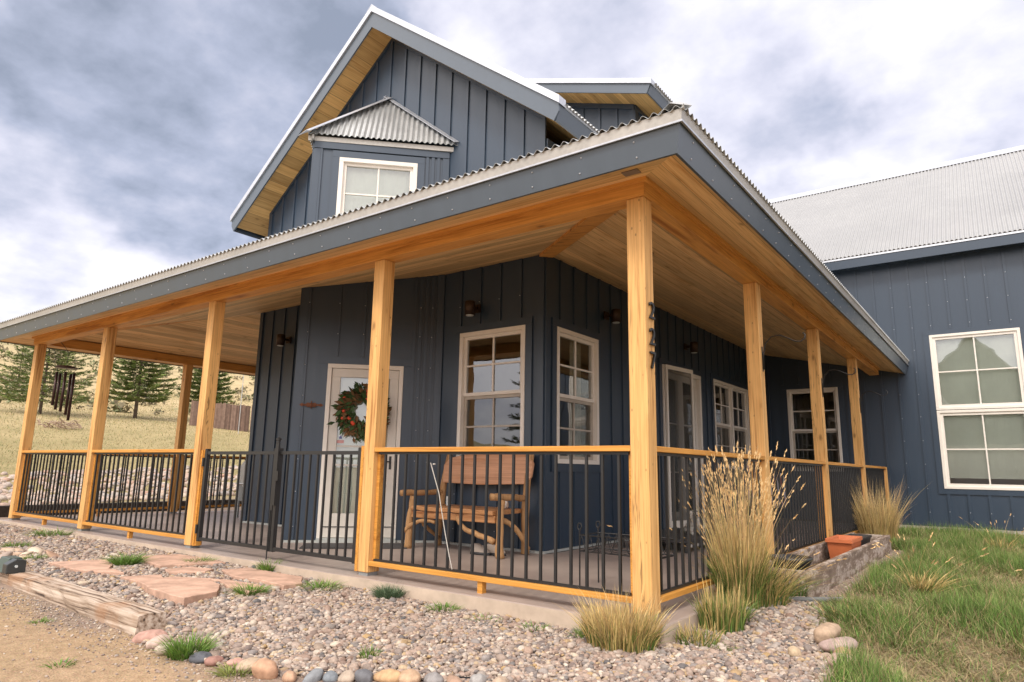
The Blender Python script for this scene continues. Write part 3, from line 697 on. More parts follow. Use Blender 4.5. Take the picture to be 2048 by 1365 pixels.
# ---- beams
BW = .17
MB().prism([(X4-S-.015, -.015, ZB+.001), (.015, -.015, ZB+.001), (.015-BW, -.015+BW, ZB+.001), (X4-S-.015+BW, -.015+BW, ZB+.001)], (0, 0, .155)).build('beam', M_beamx, HOUSE, bev=.004)
MB().prism([(.0155, -.014, ZB+.0015), (.0155, YF-.35, ZB+.0015), (.0155-BW, YF-.35, ZB+.0015), (.0155-BW, -.014+BW, ZB+.0015)], (0, 0, .154)).build('beam', M_beamy, HOUSE, bev=.004)
MB().prism([(X4-S-.0155, -.014, ZB+.0015), (X4-S-.0155+BW, -.014+BW, ZB+.0015), (X4-S-.0155+BW, 9, ZB+.0015), (X4-S-.0155, 9, ZB+.0015)], (0, 0, .154)).build('beam', M_beamy, HOUSE, bev=.004)
# ---- porch ceiling planes (bottom = boards), thickness closes to the roof
FO = .45; XL = X4-S-FO                         # overhang line
YLB = 9.2                                      # back end of the left porch
def cz(dist): return ZS + MS*dist              # dist from overhang line
def panel(name, pts, m, t=.03):
    MB().prism(pts, (0, 0, t)).build(name, m, HOUSE)
dF = HY+FO
ins = .0
panel('ceiling', [(XL, -FO, cz(0)), (FO, -FO, cz(0)), (FO-3.2, -FO+3.2, cz(3.2)), (XL+3.2, -FO+3.2, cz(3.2))], M_ceilx)
panel('ceiling', [(FO, -FO, cz(0)), (FO, YF, cz(0)), (FO-3.2, YF, cz(3.2)), (FO-3.2, -FO+3.2, cz(3.2))], M_ceily)
panel('ceiling', [(XL, -FO, cz(0)), (XL+3.2, -FO+3.2, cz(3.2)), (XL+3.2, YLB, cz(3.2)), (XL, YLB, cz(0))], M_ceily)
# hip trims (flat boards under the ceiling along the hip)
def hiptrim(a, b, w_=.09, t=.035):
    a, b = V3(a), V3(b); d = (b-a); s = V3((-d.y, d.x, 0)).normalized()*w_
    q = [a-s, b-s, b+s, a+s]; dn = V3((0, 0, -t))
    MB().hexa([p+dn for p in q]+q).build('hip_board', M_beamx, HOUSE)
hiptrim((FO-.62, -FO+.62, cz(.62)-.012), (HX+.01, HY-.01+.02, cz(FO-HX-.02)-.012))
hiptrim((XL+.62, -FO+.62, cz(.62)-.012), (BX-.02, HY-.02+.02, cz(BX-XL-.02)-.012))
# soffit trim strip where outer soffit meets the beam
def strip(pts, name, m):
    MB().prism(pts, (0, 0, .035)).build(name, m, HOUSE)
tz = cz(FO)-.04
strip([(X4-S-.045, -.045, tz), (.045, -.045, tz), (.016, -.016, tz), (X4-S-.016, -.016, tz)], 'beam_trim', M_beamx)
strip([(.045, -.045, tz-.001), (.045, YF-.36, tz-.001), (.016, YF-.36, tz-.001), (.016, -.016, tz-.001)], 'beam_trim', M_beamy)
# ---- fascia, leaning square to the roof slope; drip flashing above it
FH = .182; LEAN = .045; FT = .02
def fascia_run(p0, p1, out, m0, m1, name='fascia', mm=M_fasc, zb=ZS-.012, h=FH, lean=LEAN, t=FT, off=0.0):
    """out: outward unit vector; m0/m1: mitre sign so that ends follow the lean (+1 extends)"""
    p0, p1, out = V3(p0), V3(p1), V3(out); d = (p1-p0).normalized()
    def c(e, k): return (p0 - d*(m0*e)) if k == 0 else (p1 + d*(m1*e))
    q = []
    for e, z in ((off, zb), (off-t, zb), (off+lean, zb+h), (off+lean-t, zb+h)):
        q.append([c(e, 0)+out*e+V3((0, 0, z)), c(e, 1)+out*e+V3((0, 0, z))])
    o, i, o2, i2 = q
    MB().hexa([o[0], o[1], i[1], i[0], o2[0], o2[1], i2[1], i2[0]]).build(name, mm, HOUSE)
y9 = YLB
fascia_run((XL, -FO, 0), (FO, -FO, 0), (0, -1, 0), 1, 1)
fascia_run((FO, -FO, 0), (FO, YF, 0), (1, 0, 0), 1, 0)
fascia_run((XL, y9, 0), (XL, -FO, 0), (-1, 0, 0), 0, 1)
for k, (a, b, o_, m0, m1) in enumerate((((XL, -FO, 0), (FO, -FO, 0), (0, -1, 0), 1, 1), ((FO, -FO, 0), (FO, YF, 0), (1, 0, 0), 1, 0), ((XL, y9, 0), (XL, -FO, 0), (-1, 0, 0), 0, 1))):
    fascia_run(a, b, o_, m0, m1, 'drip_edge', M_flashd, ZS-.012+FH+.001, .078, .012, .03, LEAN+.012)
    fascia_run(a, b, o_, m0, m1, 'drip_lip', M_flash, ZS-.012+FH-.008, .012, .002, .012, LEAN+.022)
def screws(pts, d, nm='screw_heads'):
    m_ = MB()
    for p in pts: m_.ball(p, .0065, 6, 4)
    o = m_.build(nm, M_flash, HOUSE); o['kind'] = 'stuff'
fz0 = ZS-.012
pp = []
for i in range(34):
    x = XL+.2+i*.41
    if x < FO-.05:
        for dz in (.04, .142): pp.append((x+rnd.uniform(-.02, .02), -FO-LEAN*dz/FH-.001, fz0+dz))
for i in range(28):
    y = -FO+.2+i*.41
    if y < YF-.1:
        for dz in (.04, .142): pp.append((FO+LEAN*dz/FH+.001, y+rnd.uniform(-.02, .02), fz0+dz))
screws(pp, 0)
pp = []
for u in bb_[:1]+[.5, .84, 1.18, 1.6, 1.76]:
    for z in np.arange(.2, 3.2, .42):
        if not (DU0-.12 < u < DU1+.12 and z < DZ+.1): pp.append(tuple(PD.p(u, .022, z+rnd.uniform(-.02, .02))))
for x in [GX+k*.335 for k in range(5, 9)]:
    for z in np.arange(.2, 3.3, .42):
        if not (-3.98 < x < -2.67 and .93 < z < 2.86): pp.append((x, HY-.022, z+rnd.uniform(-.02, .02)))
for x in [b+HX for b in fb if b > 2.6]:
    for z in np.arange(.3, 5.2, .45):
        if not (BWX0-.12 < x < BWX1+.12 and .62 < z < 3.83) and x < 5: pp.append((x, YF-.022, z+rnd.uniform(-.02, .02)))
screws(pp, 0)
# ---- corrugated sheets
PITCH, AMP = .0762, .0135
def corrug(name, O, U, Vd, poly, m, pitch=PITCH, amp=AMP, spw=8, parent=HOUSE, vend=0):
    """sheet in plane O+u U+v V, wave along u, polygon (convex) in (u,v)"""
    O, U, Vd = V3(O), V3(U).normalized(), V3(Vd).normalized(); Nn = U.cross(Vd)
    if Nn.z < 0: Nn = -Nn
    us = [p[0] for p in poly]; u0, u1 = min(us), max(us); n = int((u1-u0)/pitch*spw)+1
    def rng(u):
        lo, hi = [], []
        for (a, b), (c, d) in zip(poly, poly[1:]+poly[:1]):
            if abs(a-c) < 1e-9: continue
            if min(a, c)-1e-9 <= u <= max(a, c)+1e-9: lo.append(b+(d-b)*(u-a)/(c-a))
        return (min(lo), max(lo)) if lo else (0, 0)
    vs = []; fs = []
    for i in range(n+1):
        u = u0+(u1-u0)*i/n; v0, v1 = rng(min(max(u, u0+1e-6), u1-1e-6)); h = amp*math.cos(2*math.pi*u/pitch)
        for v in (v0, v1): vs.append(O+U*u+Vd*v+Nn*h)
        for v in (v0, v1): vs.append(O+U*u+Vd*v+Nn*(h-.0025))
    for i in range(n):
        k = 4*i; fs += [(k, k+4, k+5, k+1), (k+2, k+3, k+7, k+6), (k, k+2, k+6, k+4)]
    return MB().add(vs, fs).build(name, m, parent, smooth=False)
ZT = ZS-.012+FH+.079+AMP+.002                     # sheet centre height at the overhang line + lean
rf = FO+LEAN+.045
sl_ = math.sqrt(1+MS*MS)
W1 = (FO+.085)-(XL-.085); dmax = 3.4
def vlen(d): return d*sl_
# front plane: u along +x from left end
corrug('porch_roof', (XL-.085, -FO-.085, ZT-.01), (1, 0, 0), (0, 1, MS), [(0, 0), (W1, 0), (W1-dmax, vlen(dmax)), (dmax, vlen(dmax))], M_galv)
Ls = YF+FO+.085
corrug('porch_roof', (FO+.085, -FO-.085, ZT-.01), (0, 1, 0), (-1, 0, MS), [(0, 0), (Ls, 0), (Ls, vlen(3.0)), (3.0, vlen(3.0))], M_galv)
corrug('porch_roof', (XL-.085, y9, ZT-.01), (0, -1, 0), (1, 0, MS), [(0, 0), (y9+FO+.085, 0), (y9+FO+.085-3.3, vlen(3.3)), (0, vlen(3.3))], M_galv)
# hip caps
def cap(a, b, w_, h, m, name='ridge_cap'):
    a, b = V3(a), V3(b); d = (b-a); s = V3((-d.y, d.x, 0)).normalized()*w_; up = V3((0, 0, h))
    MB().hexa([a-s, b-s, b, a, a-s+V3((0,0,.004)), b-s+V3((0,0,.004)), b+up, a+up]).hexa([a, b, b+s, a+s, a+up, b+up, b+s+V3((0,0,.004)), a+s+V3((0,0,.004))]).build(name, m, HOUSE)
cap((FO+.06, -FO-.06, ZT+.016), (FO+.06-3, -FO-.06+3, ZT+.016+3*MS), .075, .018, M_galv)
cap((XL-.06, -FO-.06, ZT+.016), (XL-.06+3, -FO-.06+3, ZT+.016+3*MS), .075, .018, M_galv)
# small finial-like upturned end where cap meets the corner
# ---- main gable roof
RY0, RY1 = 2.014, 16.0                      # rake plane, back
EVX = 3.44                                   # half width to eave
zr0 = 7.90                                   # underside height at the peak
rt = .266                                    # fascia height
def gp(dx, dz=0): return zr0 - gs*abs(dx) + dz
for s in (-1, 1):
    # soffit
    xs = [GX, GX+s*EVX]
    MB().prism([(GX, RY0+.02, gp(0)+.02), (GX+s*EVX, RY0+.02, gp(EVX)+.02), (GX+s*EVX, RY1, gp(EVX)+.02), (GX, RY1, gp(0)+.02)], (0, 0, .03)).build('gable_soffit', M_soff, HOUSE)
    # rake fascia: closed board with plumb end
    f = MB(); a, b = GX, GX+s*(EVX+.03)
    f.prism([(a, RY0, gp(0)-.04), (b, RY0, gp(EVX+.03)-.04), (b+s*.07, RY0, gp(EVX+.03)-.04+rt*.42), (b+s*.07, RY0, gp(EVX+.1)-.04+rt), (a, RY0, gp(0)-.04+rt)], (0, .022, 0)); f.build('rake_fascia', M_fasc, HOUSE)
    # metal rake trim on top
    MB().prism([(a, RY0-.03, gp(0)-.04+rt+.001), (b+s*.09, RY0-.03, gp(EVX+.12)-.04+rt+.001), (b+s*.09, RY0-.03, gp(EVX+.12)-.04+rt+.105), (a, RY0-.03, gp(0)-.04+rt+.105)], (0, .16, 0)).build('rake_flashing', M_flash, HOUSE)
    # eave fascia
    ex = GX+s*(EVX+.03); z0 = gp(EVX+.03)-.04
    MB().hexa([V3(p) for p in ([(ex, RY0+.023, z0), (ex+s*.02, RY0+.023, z0+.012), (ex+s*.02, RY1, z0+.012), (ex, RY1, z0), (ex+s*.05, RY0+.023, z0+.19), (ex+s*.07, RY0+.023, z0+.2), (ex+s*.07, RY1, z0+.2), (ex+s*.05, RY1, z0+.19)] )]).build('eave_fascia', M_fasc, HOUSE)
    MB().prism([(ex+s*.055, RY0+.14, z0+.2), (ex+s*.085, RY0+.14, z0+.2), (ex+s*.085, RY0+.14, z0+.262), (ex+s*.055, RY0+.14, z0+.262)], (0, RY1-RY0-.14, 0)).build('drip_edge', M_flash, HOUSE)
    # sheet
    ev = EVX+.14; L = math.sqrt(1+gs*gs)*ev
    corrug('main_roof', (GX+s*ev, RY0+.135, gp(ev)-.04+rt+.05), (0, 1, 0), (-s, 0, gs), [(0, 0), (RY1-RY0-.13, 0), (RY1-RY0-.13, L), (0, L)], M_galv, spw=6)
MB().prism([(GX-.16, RY0-.032, gp(.16)-.04+rt+.106), (GX, RY0-.032, gp(0)-.04+rt+.106), (GX+.16, RY0-.032, gp(.16)-.04+rt+.106), (GX, RY0-.032, gp(0)-.04+rt+.125)], (0, RY1-RY0, 0)).build('ridge_cap', M_flash, HOUSE)
# ---- shed dormer on the east slope
DY0 = 5.138; DRY = 4.64; dsl = .355; DX1 = -2.06
dz1 = 6.80                                   # bottom of rake board at its outer end
def dzf(x): return dz1 + dsl*(DX1-x)
PDm = Plane((-5.56, DY0, 0), (1, 0, 0), (0, -1, 0))
wall(PDm, 0, HX+5.56, 4.5, lambda u: dzf(u-5.56)+.04, [], [.33*k+.08 for k in range(0, 10)], corners=(0, 1), trimtop=.1, mname='dormer_wall')
PDe = Plane((HX, DY0, 0), (0, 1, 0), (1, 0, 0))
wall(PDe, 0, 5.5, 5.1, lambda u: dzf(HX)+.04, [], [.34*k for k in range(1, 16)], corners=(1, 1), trimtop=.1, mname='dormer_wall')
MB().prism([(GX, DRY+.02, dzf(GX)+.03), (DX1, DRY+.02, dzf(DX1)+.03), (DX1, 10.9, dzf(DX1)+.03), (GX, 10.9, dzf(GX)+.03)], (0, 0, .03)).build('dormer_soffit', M_soff, HOUSE)
MB().prism([(GX, DRY, dzf(GX)), (DX1, DRY, dzf(DX1)), (DX1+.06, DRY, dzf(DX1+.06)+.165), (GX, DRY, dzf(GX)+.165)], (0, .02, 0)).build('rake_fascia', M_fasc, HOUSE)
MB().prism([(GX, DRY-.03, dzf(GX)+.166), (DX1+.09, DRY-.03, dzf(DX1+.09)+.166), (DX1+.09, DRY-.03, dzf(DX1+.09)+.25), (GX, DRY-.03, dzf(GX)+.25)], (0, .15, 0)).build('rake_flashing', M_flash, HOUSE)
MB().hexa([(DX1, DRY+.021, dzf(DX1)), (DX1+.02, DRY+.021, dzf(DX1)), (DX1+.02, 10.9, dzf(DX1)), (DX1, 10.9, dzf(DX1)), (DX1+.05, DRY+.021, dzf(DX1)+.15), (DX1+.07, DRY+.021, dzf(DX1)+.15), (DX1+.07, 10.9, dzf(DX1)+.15), (DX1+.05, 10.9, dzf(DX1)+.15)]).build('eave_fascia', M_fasc, HOUSE)
MB().box((DX1+.055, DRY+.12, dzf(DX1)+.152), (DX1+.085, 10.9, dzf(DX1)+.2)).build('drip_edge', M_flash, HOUSE)
corrug('dormer_roof', (DX1+.12, DRY+.12, dzf(DX1+.12)+.22), (0, 1, 0), (-1, 0, dsl), [(0, 0), (6.2, 0), (6.2, 3.75), (0, 3.75)], M_galv, spw=6)
# ---- bay roof: two corrugated planes hipped at the prow
EZ = 5.55
tip = V3((GX, HY-LG-.13, EZ)); apex = V3((GX-.02, HY-.01, 6.80)); rgt = V3((GX+LG+.16, HY-.0, EZ)); lft = V3((GX-LG-.16, HY-.0, EZ))
for (a, b) in ((tip, rgt), (lft, tip)):
    U = (b-a).normalized(); L = (b-a).length; w_ = apex-a; ua = w_.dot(U); Vd = (w_-U*ua); vl = Vd.length
    corrug('bay_roof', a+V3((0,0,.03)), U, Vd, [(0, 0), (L, 0), (ua, vl)], M_galv, amp=.012)
    Nn = V3((U.y, -U.x, 0)); fm = MB(); fm.hexa([a-Nn*.06+V3((0,0,-.05)), b-Nn*.06+V3((0,0,-.05)), b-Nn*.09+V3((0,0,-.05)), a-Nn*.09+V3((0,0,-.05)), a-Nn*.055+V3((0,0,.018)), b-Nn*.055+V3((0,0,.018)), b-Nn*.09+V3((0,0,.018)), a-Nn*.09+V3((0,0,.018))])
    fm.build('bay_drip_edge', M_flashd, HOUSE)
def ridge_strip(a, b, w1, w2, name='ridge_cap', m=M_flash):
    # bent metal cap: two thin planes sloping from the line a-b
    a, b = V3(a), V3(b)
    for w_, nm in ((w1, name), (w2, name)):
        if w_ is None: continue
        w_ = V3(w_); MB().hexa([a, b, b+w_, a+w_, a+V3((0,0,.006)), b+V3((0,0,.006)), b+w_+V3((0,0,.006)), a+w_+V3((0,0,.006))]).build(nm, m, HOUSE)
up = V3((0, 0, .055))
ridge_strip(tip+up+V3((0,-.03,0)), apex+up, (.13, -.03, -.06), (-.13, -.03, -.06))
ridge_strip(apex+up+V3((0,-.005,.01)), rgt+up+V3((.03,-.01,.01)), (-.02, -.08, -.03), None)
ridge_strip(apex+up+V3((0,-.005,.01)), lft+up+V3((-.03,-.01,.01)), (.02, -.08, -.03), None)
# ---- wing roof
WY, WZ, RYr = 10.80, 5.5, 15.0
wx0, wx1 = -5.0, 7.4; ws = (8.8-5.5)/(15-10.8); Lw = math.hypot(RYr-WY, 8.8-5.5)
corrug('wing_roof', (wx0, WY, WZ), (1, 0, 0), (0, 1, ws), [(0, 0), (wx1-wx0, 0), (wx1-wx0, Lw), (0, Lw)], M_galvo)
corrug('wing_roof', (wx1, 19.2, WZ), (-1, 0, 0), (0, -1, ws), [(0, 0), (wx1-wx0, 0), (wx1-wx0, Lw), (0, Lw)], M_galvo, spw=4)
MB().prism([(wx0, RYr-.2, 8.8-.2*ws+.02), (wx0, RYr, 8.83), (wx0, RYr+.2, 8.8-.2*ws+.02), (wx0, RYr, 8.86)], (wx1-wx0, 0, 0)).build('ridge_cap', M_flash, HOUSE)
MB().box((wx0, WY+.02, WZ-.245), (wx1, WY+.045, WZ-.055)).build('eave_fascia', M_side, HOUSE)
MB().box((wx0, WY+.005, WZ-.054), (wx1, WY+.045, WZ-.018)).build('drip_edge', M_flash, HOUSE)
MB().box((wx0, WY+.046, WZ-.20), (wx1, YF+.02, WZ-.18)).build('eave_soffit', M_side, HOUSE)
MB().prism([(wx1-.02, WY+.05, WZ-.2), (wx1-.02, RYr, 8.6), (wx1-.02, 19.1, WZ-.2)], (.04, 0, 0)).build('rake_fascia', M_side, HOUSE)
# ---- wall lamps (fixed to the house)
def sconce(c, nrm):
    c, nrm = V3(c), V3(nrm)
    b = MB(); q = V3((-nrm.y, nrm.x, 0)); p = c+V3((0,0,.02))
    b.hexa([p-q*.055+V3((0,0,-.055)), p+q*.055+V3((0,0,-.055)), p+q*.055+nrm*.025+V3((0,0,-.055)), p-q*.055+nrm*.025+V3((0,0,-.055)), p-q*.055+V3((0,0,.055)), p+q*.055+V3((0,0,.055)), p+q*.055+nrm*.025+V3((0,0,.055)), p-q*.055+nrm*.025+V3((0,0,.055))])
    b.tube([p+nrm*.02, p+nrm*.1], .022, 10)
    o = b.build('wall_lamp', M_bronze, HOUSE)
    k = c+nrm*.165
    MB().lathe((k.x, k.y, k.z-.10), [(.055, .012), (.068, 0), (.070, .18), (.064, .19), (.02, .195)], 24).build('lamp_shade', M_bronze, o, smooth=True)
    MB().lathe((k.x, k.y, k.z-.105), [(.05, 0), (.052, .012)], 20).build('lamp_lens', M_lens, o)
sconce((-3.57, HY-.022, 3.04), (0, -1, 0)); sconce((-7.70, HY-.022, 3.03), (0, -1, 0))
sconce((HX+.022, 4.02, 3.12), (1, 0, 0)); sconce((HX+.022, 6.95, 3.13), (1, 0, 0))
# red detector dot on ceiling + soffit vent patch
MB().lathe((-.95, 2.2, cz(FO+.95)-.03), [(.03, 0), (.035, .02)], 12).build('ceiling_sensor', flat('sensor', (.3, .2, .1)), HOUSE)
MB().box((-.02, -.31, cz(.15)-.010), (.10, -.24, cz(.15)-.004)).build('soffit_patch', flat('grey_brown_patch', (.2, .15, .12)), HOUSE)
# ---- house number on the corner post
NUM = empty('house_number', (0.004, .07, 1.91), 'black metal house number 227 fixed down the corner porch post', 'house number')
for ch, z in (('2', 2.034), ('2', 1.842), ('7', 1.672)):
    cu = bpy.data.curves.new('digit', 'FONT'); cu.body = ch; cu.size = .178; cu.extrude = .006; cu.align_x = 'CENTER'; cu.bevel_depth = .001; cu.space_character = 1
    cu.offset = -.001
    o0 = bpy.data.objects.new('digit_text', cu); COL.objects.link(o0); bpy.context.view_layer.update(); me_ = bpy.data.meshes.new_from_object(o0.evaluated_get(bpy.context.evaluated_depsgraph_get())); bpy.data.objects.remove(o0); me_.materials.clear(); me_.materials.append(M_black)
    o = bpy.data.objects.new('digit', me_); COL.objects.link(o); o.parent = NUM
    o.rotation_euler = (R(90), 0, R(90)); o.location = (.006, .012, z-1.91); o.scale = (1.12, 1, 1)

# ================================================================== RAILINGS
def rail_panel(p0, p1, n, label, axis, group='porch railing panels', ends=(1, 1), endpost=False):
    """p0->p1 along the outer face line; railing body lies inside"""
    p0, p1 = V3((*p0, 0)), V3((*p1, 0)); d = (p1-p0); L = d.length; d.normalize()
    inn = V3((-d.y, d.x, 0))
    if axis == 'left': inn = V3((d.y, -d.x, 0))
    Mr = M_railx if axis == 'x' else M_raily
    root = empty('railing', (p0+p1)/2, label, 'railing', group)
    def bx(mb, s0, s1, n0, n1, z0, z1):
        q = [p0+d*s+inn*n_ for s, n_ in ((s0, n0), (s1, n0), (s1, n1), (s0, n1))]
        if inn.cross(d).z > 0: pass
        mb.hexa([q_+V3((0,0,z0)) for q_ in q]+[q_+V3((0,0,z1)) for q_ in q])
    m_ = MB(); bx(m_, .001, L-.001, .002, .09, ZR-.04, ZR); m_.build('top_rail', Mr, root, bev=.004)
    m_ = MB(); bx(m_, .001, L-.001, .002, .09, .09, .13); m_.build('bottom_rail', Mr, root, bev=.004)
    m_ = MB(); bx(m_, L*.48, L*.48+.05, .02, .07, .0, .089); m_.build('support_block', Mr, root)
    m_ = MB(); bx(m_, .03, L-.03, .033, .058, ZR-.062, ZR-.041); bx(m_, .03, L-.03, .033, .058, .131, .15)
    m_.build('metal_channel', M_black, root)
    for e, s in ((ends[0], .001), (ends[1], L-.036)):
        if e: m_ = MB(); bx(m_, s, s+.035, .05, .135, .132, ZR-.042); m_.build('end_board', Mr if axis == 'x' else M_raily, root)
    bal = None
    for i in range(n):
        s = .045+(L-.09)*(i+.5)/n
        if bal is None:
            m_ = MB(); c = p0+d*s+inn*.0455; m_.box((c.x-.0095, c.y-.0095, .151), (c.x+.0095, c.y+.0095, ZR-.063)); bal = m_.build('baluster', M_black, root); s00 = s
        else:
            b = bal.copy(); COL.objects.link(b); b.location = d*(s-s00)
    if endpost: m_ = MB(); bx(m_, L, L+.09, .0, .09, .03, ZR+.0); m_.build('end_post', M_post, root, bev=.004)
    return root
rail_panel((X1, 0), (-S, 0), 19, 'wood and black metal railing in front of the log bench', 'x')
rail_panel((X3, 0), (X2-S, 0), 20, 'wood and black metal front railing just left of the double gate', 'x')
rail_panel((X4, 0), (X3-S, 0), 19, 'wood and black metal railing under the wind chime', 'x')
rail_panel((0, S), (0, Y1), 19, 'wood and black metal railing behind the tall feather grass', 'y')
rail_panel((0, Y1+S), (0, Y2), 20, 'wood and black metal railing behind the black pot and planter box', 'y')
rail_panel((0, Y2+S), (0, Y3), 20, 'wood and black metal railing behind the far dry grass clump', 'y')
rail_panel((0, Y3+S), (0, YE), 18, 'short far railing ending beside the wing wall', 'y', endpost=True)
rail_panel((X4-S, S), (X4-S, 2.63), 18, 'left end railing seen through the front bays', 'left')
rail_panel((X4-S, 2.63+S), (X4-S, 5.5), 20, 'left end railing beyond the back corner post', 'left')
# ---- gate
def gate(x0, x1, hinge_left, label):
    root = empty('gate', ((x0+x1)/2, .045, 0), label, 'gate', 'double porch gate leaves')
    y = .045; st = .045
    def bx(a, b, c, d, t=.02): return MB().box((a, y-t, c), (b, y+t, d))
    bx(x0, x0+st, .085, 1.135, .022).build('gate_stile', M_black, root); bx(x1-st, x1, .085, 1.135, .022).build('gate_stile', M_black, root)
    bx(x0+st, x1-st, 1.07, 1.105, .018).build('top_bar', M_black, root); bx(x0+st, x1-st, .095, .13, .018).build('bottom_bar', M_black, root)
    n = 9; b0 = None
    for i in range(n):
        x = x0+st+(x1-x0-2*st)*(i+1)/(n+1)
        if b0 is None: b0 = MB().box((x-.0095, y-.0095, .131), (x+.0095, y+.0095, 1.069)).build('baluster', M_black, root); xx = x
        else: c = b0.copy(); COL.objects.link(c); c.location = (x-xx, 0, 0)
    hx_ = x0-.03 if hinge_left else x1+.0
    for z in (.22, .98):
        MB().box((hx_, y-.035, z-.05), (hx_+.03, y+.02, z+.05)).build('hinge', M_black, root)
    return root
ga = gate(-5.665, -4.262, True, 'left black metal gate leaf with drop rod')
gb = gate(-4.250, -2.935, False, 'right black metal gate leaf with tall latch in front of the door')
MB().box((-4.248, -.002, .55), (-4.20, .02, 1.19)).lathe((-4.224, .01, 1.185), [(.02, 0), (.02, .03), (.028, .035), (.028, .05), (.012, .06)], 12).build('latch', M_black, gb)
MB().box((-4.21, -.012, .80), (-4.16, .03, .90)).build('latch_box', M_black, gb)
MB().tube([(-4.285, .018, .5), (-4.285, .018, .005)], .007, 8).build('drop_rod', M_black, ga)
# gate nailer boards fixed to the posts
MB().box((X1-S-.036, .0, .03), (X1-S-.001, .11, 1.15)).build('gate_post_board', M_raily, HOUSE)
MB().box((X2+.001, .02, .03), (X2+.036, .12, 1.12)).build('gate_post_board', M_raily, HOUSE)
MB().box((X2+.037, .035, .03), (X2+.05, .10, 1.12)).build('gate_post_board', M_raily, HOUSE)

# ================================================================== PORCH OBJECTS
def log(pts, r0, r1, m=M_log, jit=.012, seg=10):
    P = [V3(p) for p in pts]; out = []; rad = []
    n = 10
    for i in range(n+1):
        t = i/n*(len(P)-1); k = min(int(t), len(P)-2); f = t-k
        a, b, c, d = P[max(k-1, 0)], P[k], P[k+1], P[min(k+2, len(P)-1)]
        q = .5*((2*b)+(c-a)*f+(2*a-5*b+4*c-d)*f*f+(-a+3*b-3*c+d)*f**3)
        out.append(q+V3([rnd.uniform(-jit, jit)*.5 for _ in range(3)])); rad.append((r0+(r1-r0)*i/n)*(1+rnd.uniform(-.09, .09)))
    return MB().tube(out, rad, seg)
def bench():
    B = empty('log_bench', (-3.3, 2.0, 0), 'rustic log bench with live edge slab back and seat against the wall', 'bench')
    xa, xb, yf, yb = -4.0, -2.60, 1.77, 2.27
    def lg(pts, r0, r1, nm, m=M_log): return log(pts, r0, r1).build(nm, m, B, smooth=True)
    lg([(xa, yf, 0), (xa+.02, yf, .35), (xa+.05, yf+.01, .62)], .05, .034, 'leg'); lg([(xb, yf, 0), (xb-.01, yf, .3), (xb, yf+.01, .62)], .048, .036, 'leg')
    lg([(xa+.03, yb, 0), (xa+.06, yb+.01, .45), (xa+.07, yb+.04, .8), (xa+.13, yb+.09, 1.2)], .048, .036, 'leg')
    lg([(xb-.02, yb, 0), (xb-.03, yb+.01, .45), (xb-.02, yb+.04, .85), (xb+.0, yb+.08, 1.17)], .05, .036, 'leg')
    # seat: thick plank and front edge
    s = MB(); n = 14; top = []; 
    for i in range(n+1):
        x = xa+.07+(xb-xa-.14)*i/n; top.append((x, yf-.05+.012*math.sin(i*1.3), .455+.004*math.sin(i*2.1)))
    back = [(p[0], yb+.03, .46) for p in reversed(top)]
    s.prism(top+back, (0, 0, .05)); s.build('seat', M_seat, B, bev=.01)
    MB().box((xa+.06, yf-.03, .37), (xb-.06, yf+.02, .45)).build('seat_apron', M_seat, B, bev=.008)
    # back slab, live edge outline
    o = [(-3.96, .78), (-3.3, .765), (-2.62, .79), (-2.56, .87), (-2.545, 1.02), (-2.60, 1.12), (-2.75, 1.165), (-3.2, 1.16), (-3.6, 1.13), (-3.85, 1.09), (-3.94, 1.0), (-3.93, .9)]
    MB().prism([(x, yb+.0+(z-.77)*.12, z) for x, z in o], (0, .045, .004)).build('backrest', M_slab, B, bev=.008)
    lg([(xa-.04, yf-.12, .655), (xa+.02, yf+.15, .655), (xa+.06, yb+.02, .66)], .038, .032, 'armrest'); lg([(xb-.04, yf-.13, .655), (xb, yf+.15, .65), (xb-.02, yb+.02, .63)], .042, .034, 'armrest')
    lg([(xa-.03, yf-.04, .2), (xa+.1, yf-.02, .30), (xa+.28, yf+.0, .34), (xa+.42, yf+.02, .33)], .028, .022, 'brace'); lg([(xa+.28, yf+.03, .38), (xa+.16, yf+.1, .28), (xa+.10, yb-.05, .10)], .026, .02, 'brace')
    lg([(xb-.62, yf-.01, .42), (xb-.5, yf-.03, .30), (xb-.3, yf-.03, .24), (xb-.06, yf-.03, .17)], .024, .034, 'brace'); lg([(xb-.12, yf+.05, .44), (xb+.03, yf+.2, .33), (xb+.10, yb-.1, .08)], .03, .026, 'brace')
    lg([(xa+.28, yf+.02, .35), (xa+.3, yf+.02, .43)], .03, .025, 'brace')
bench()
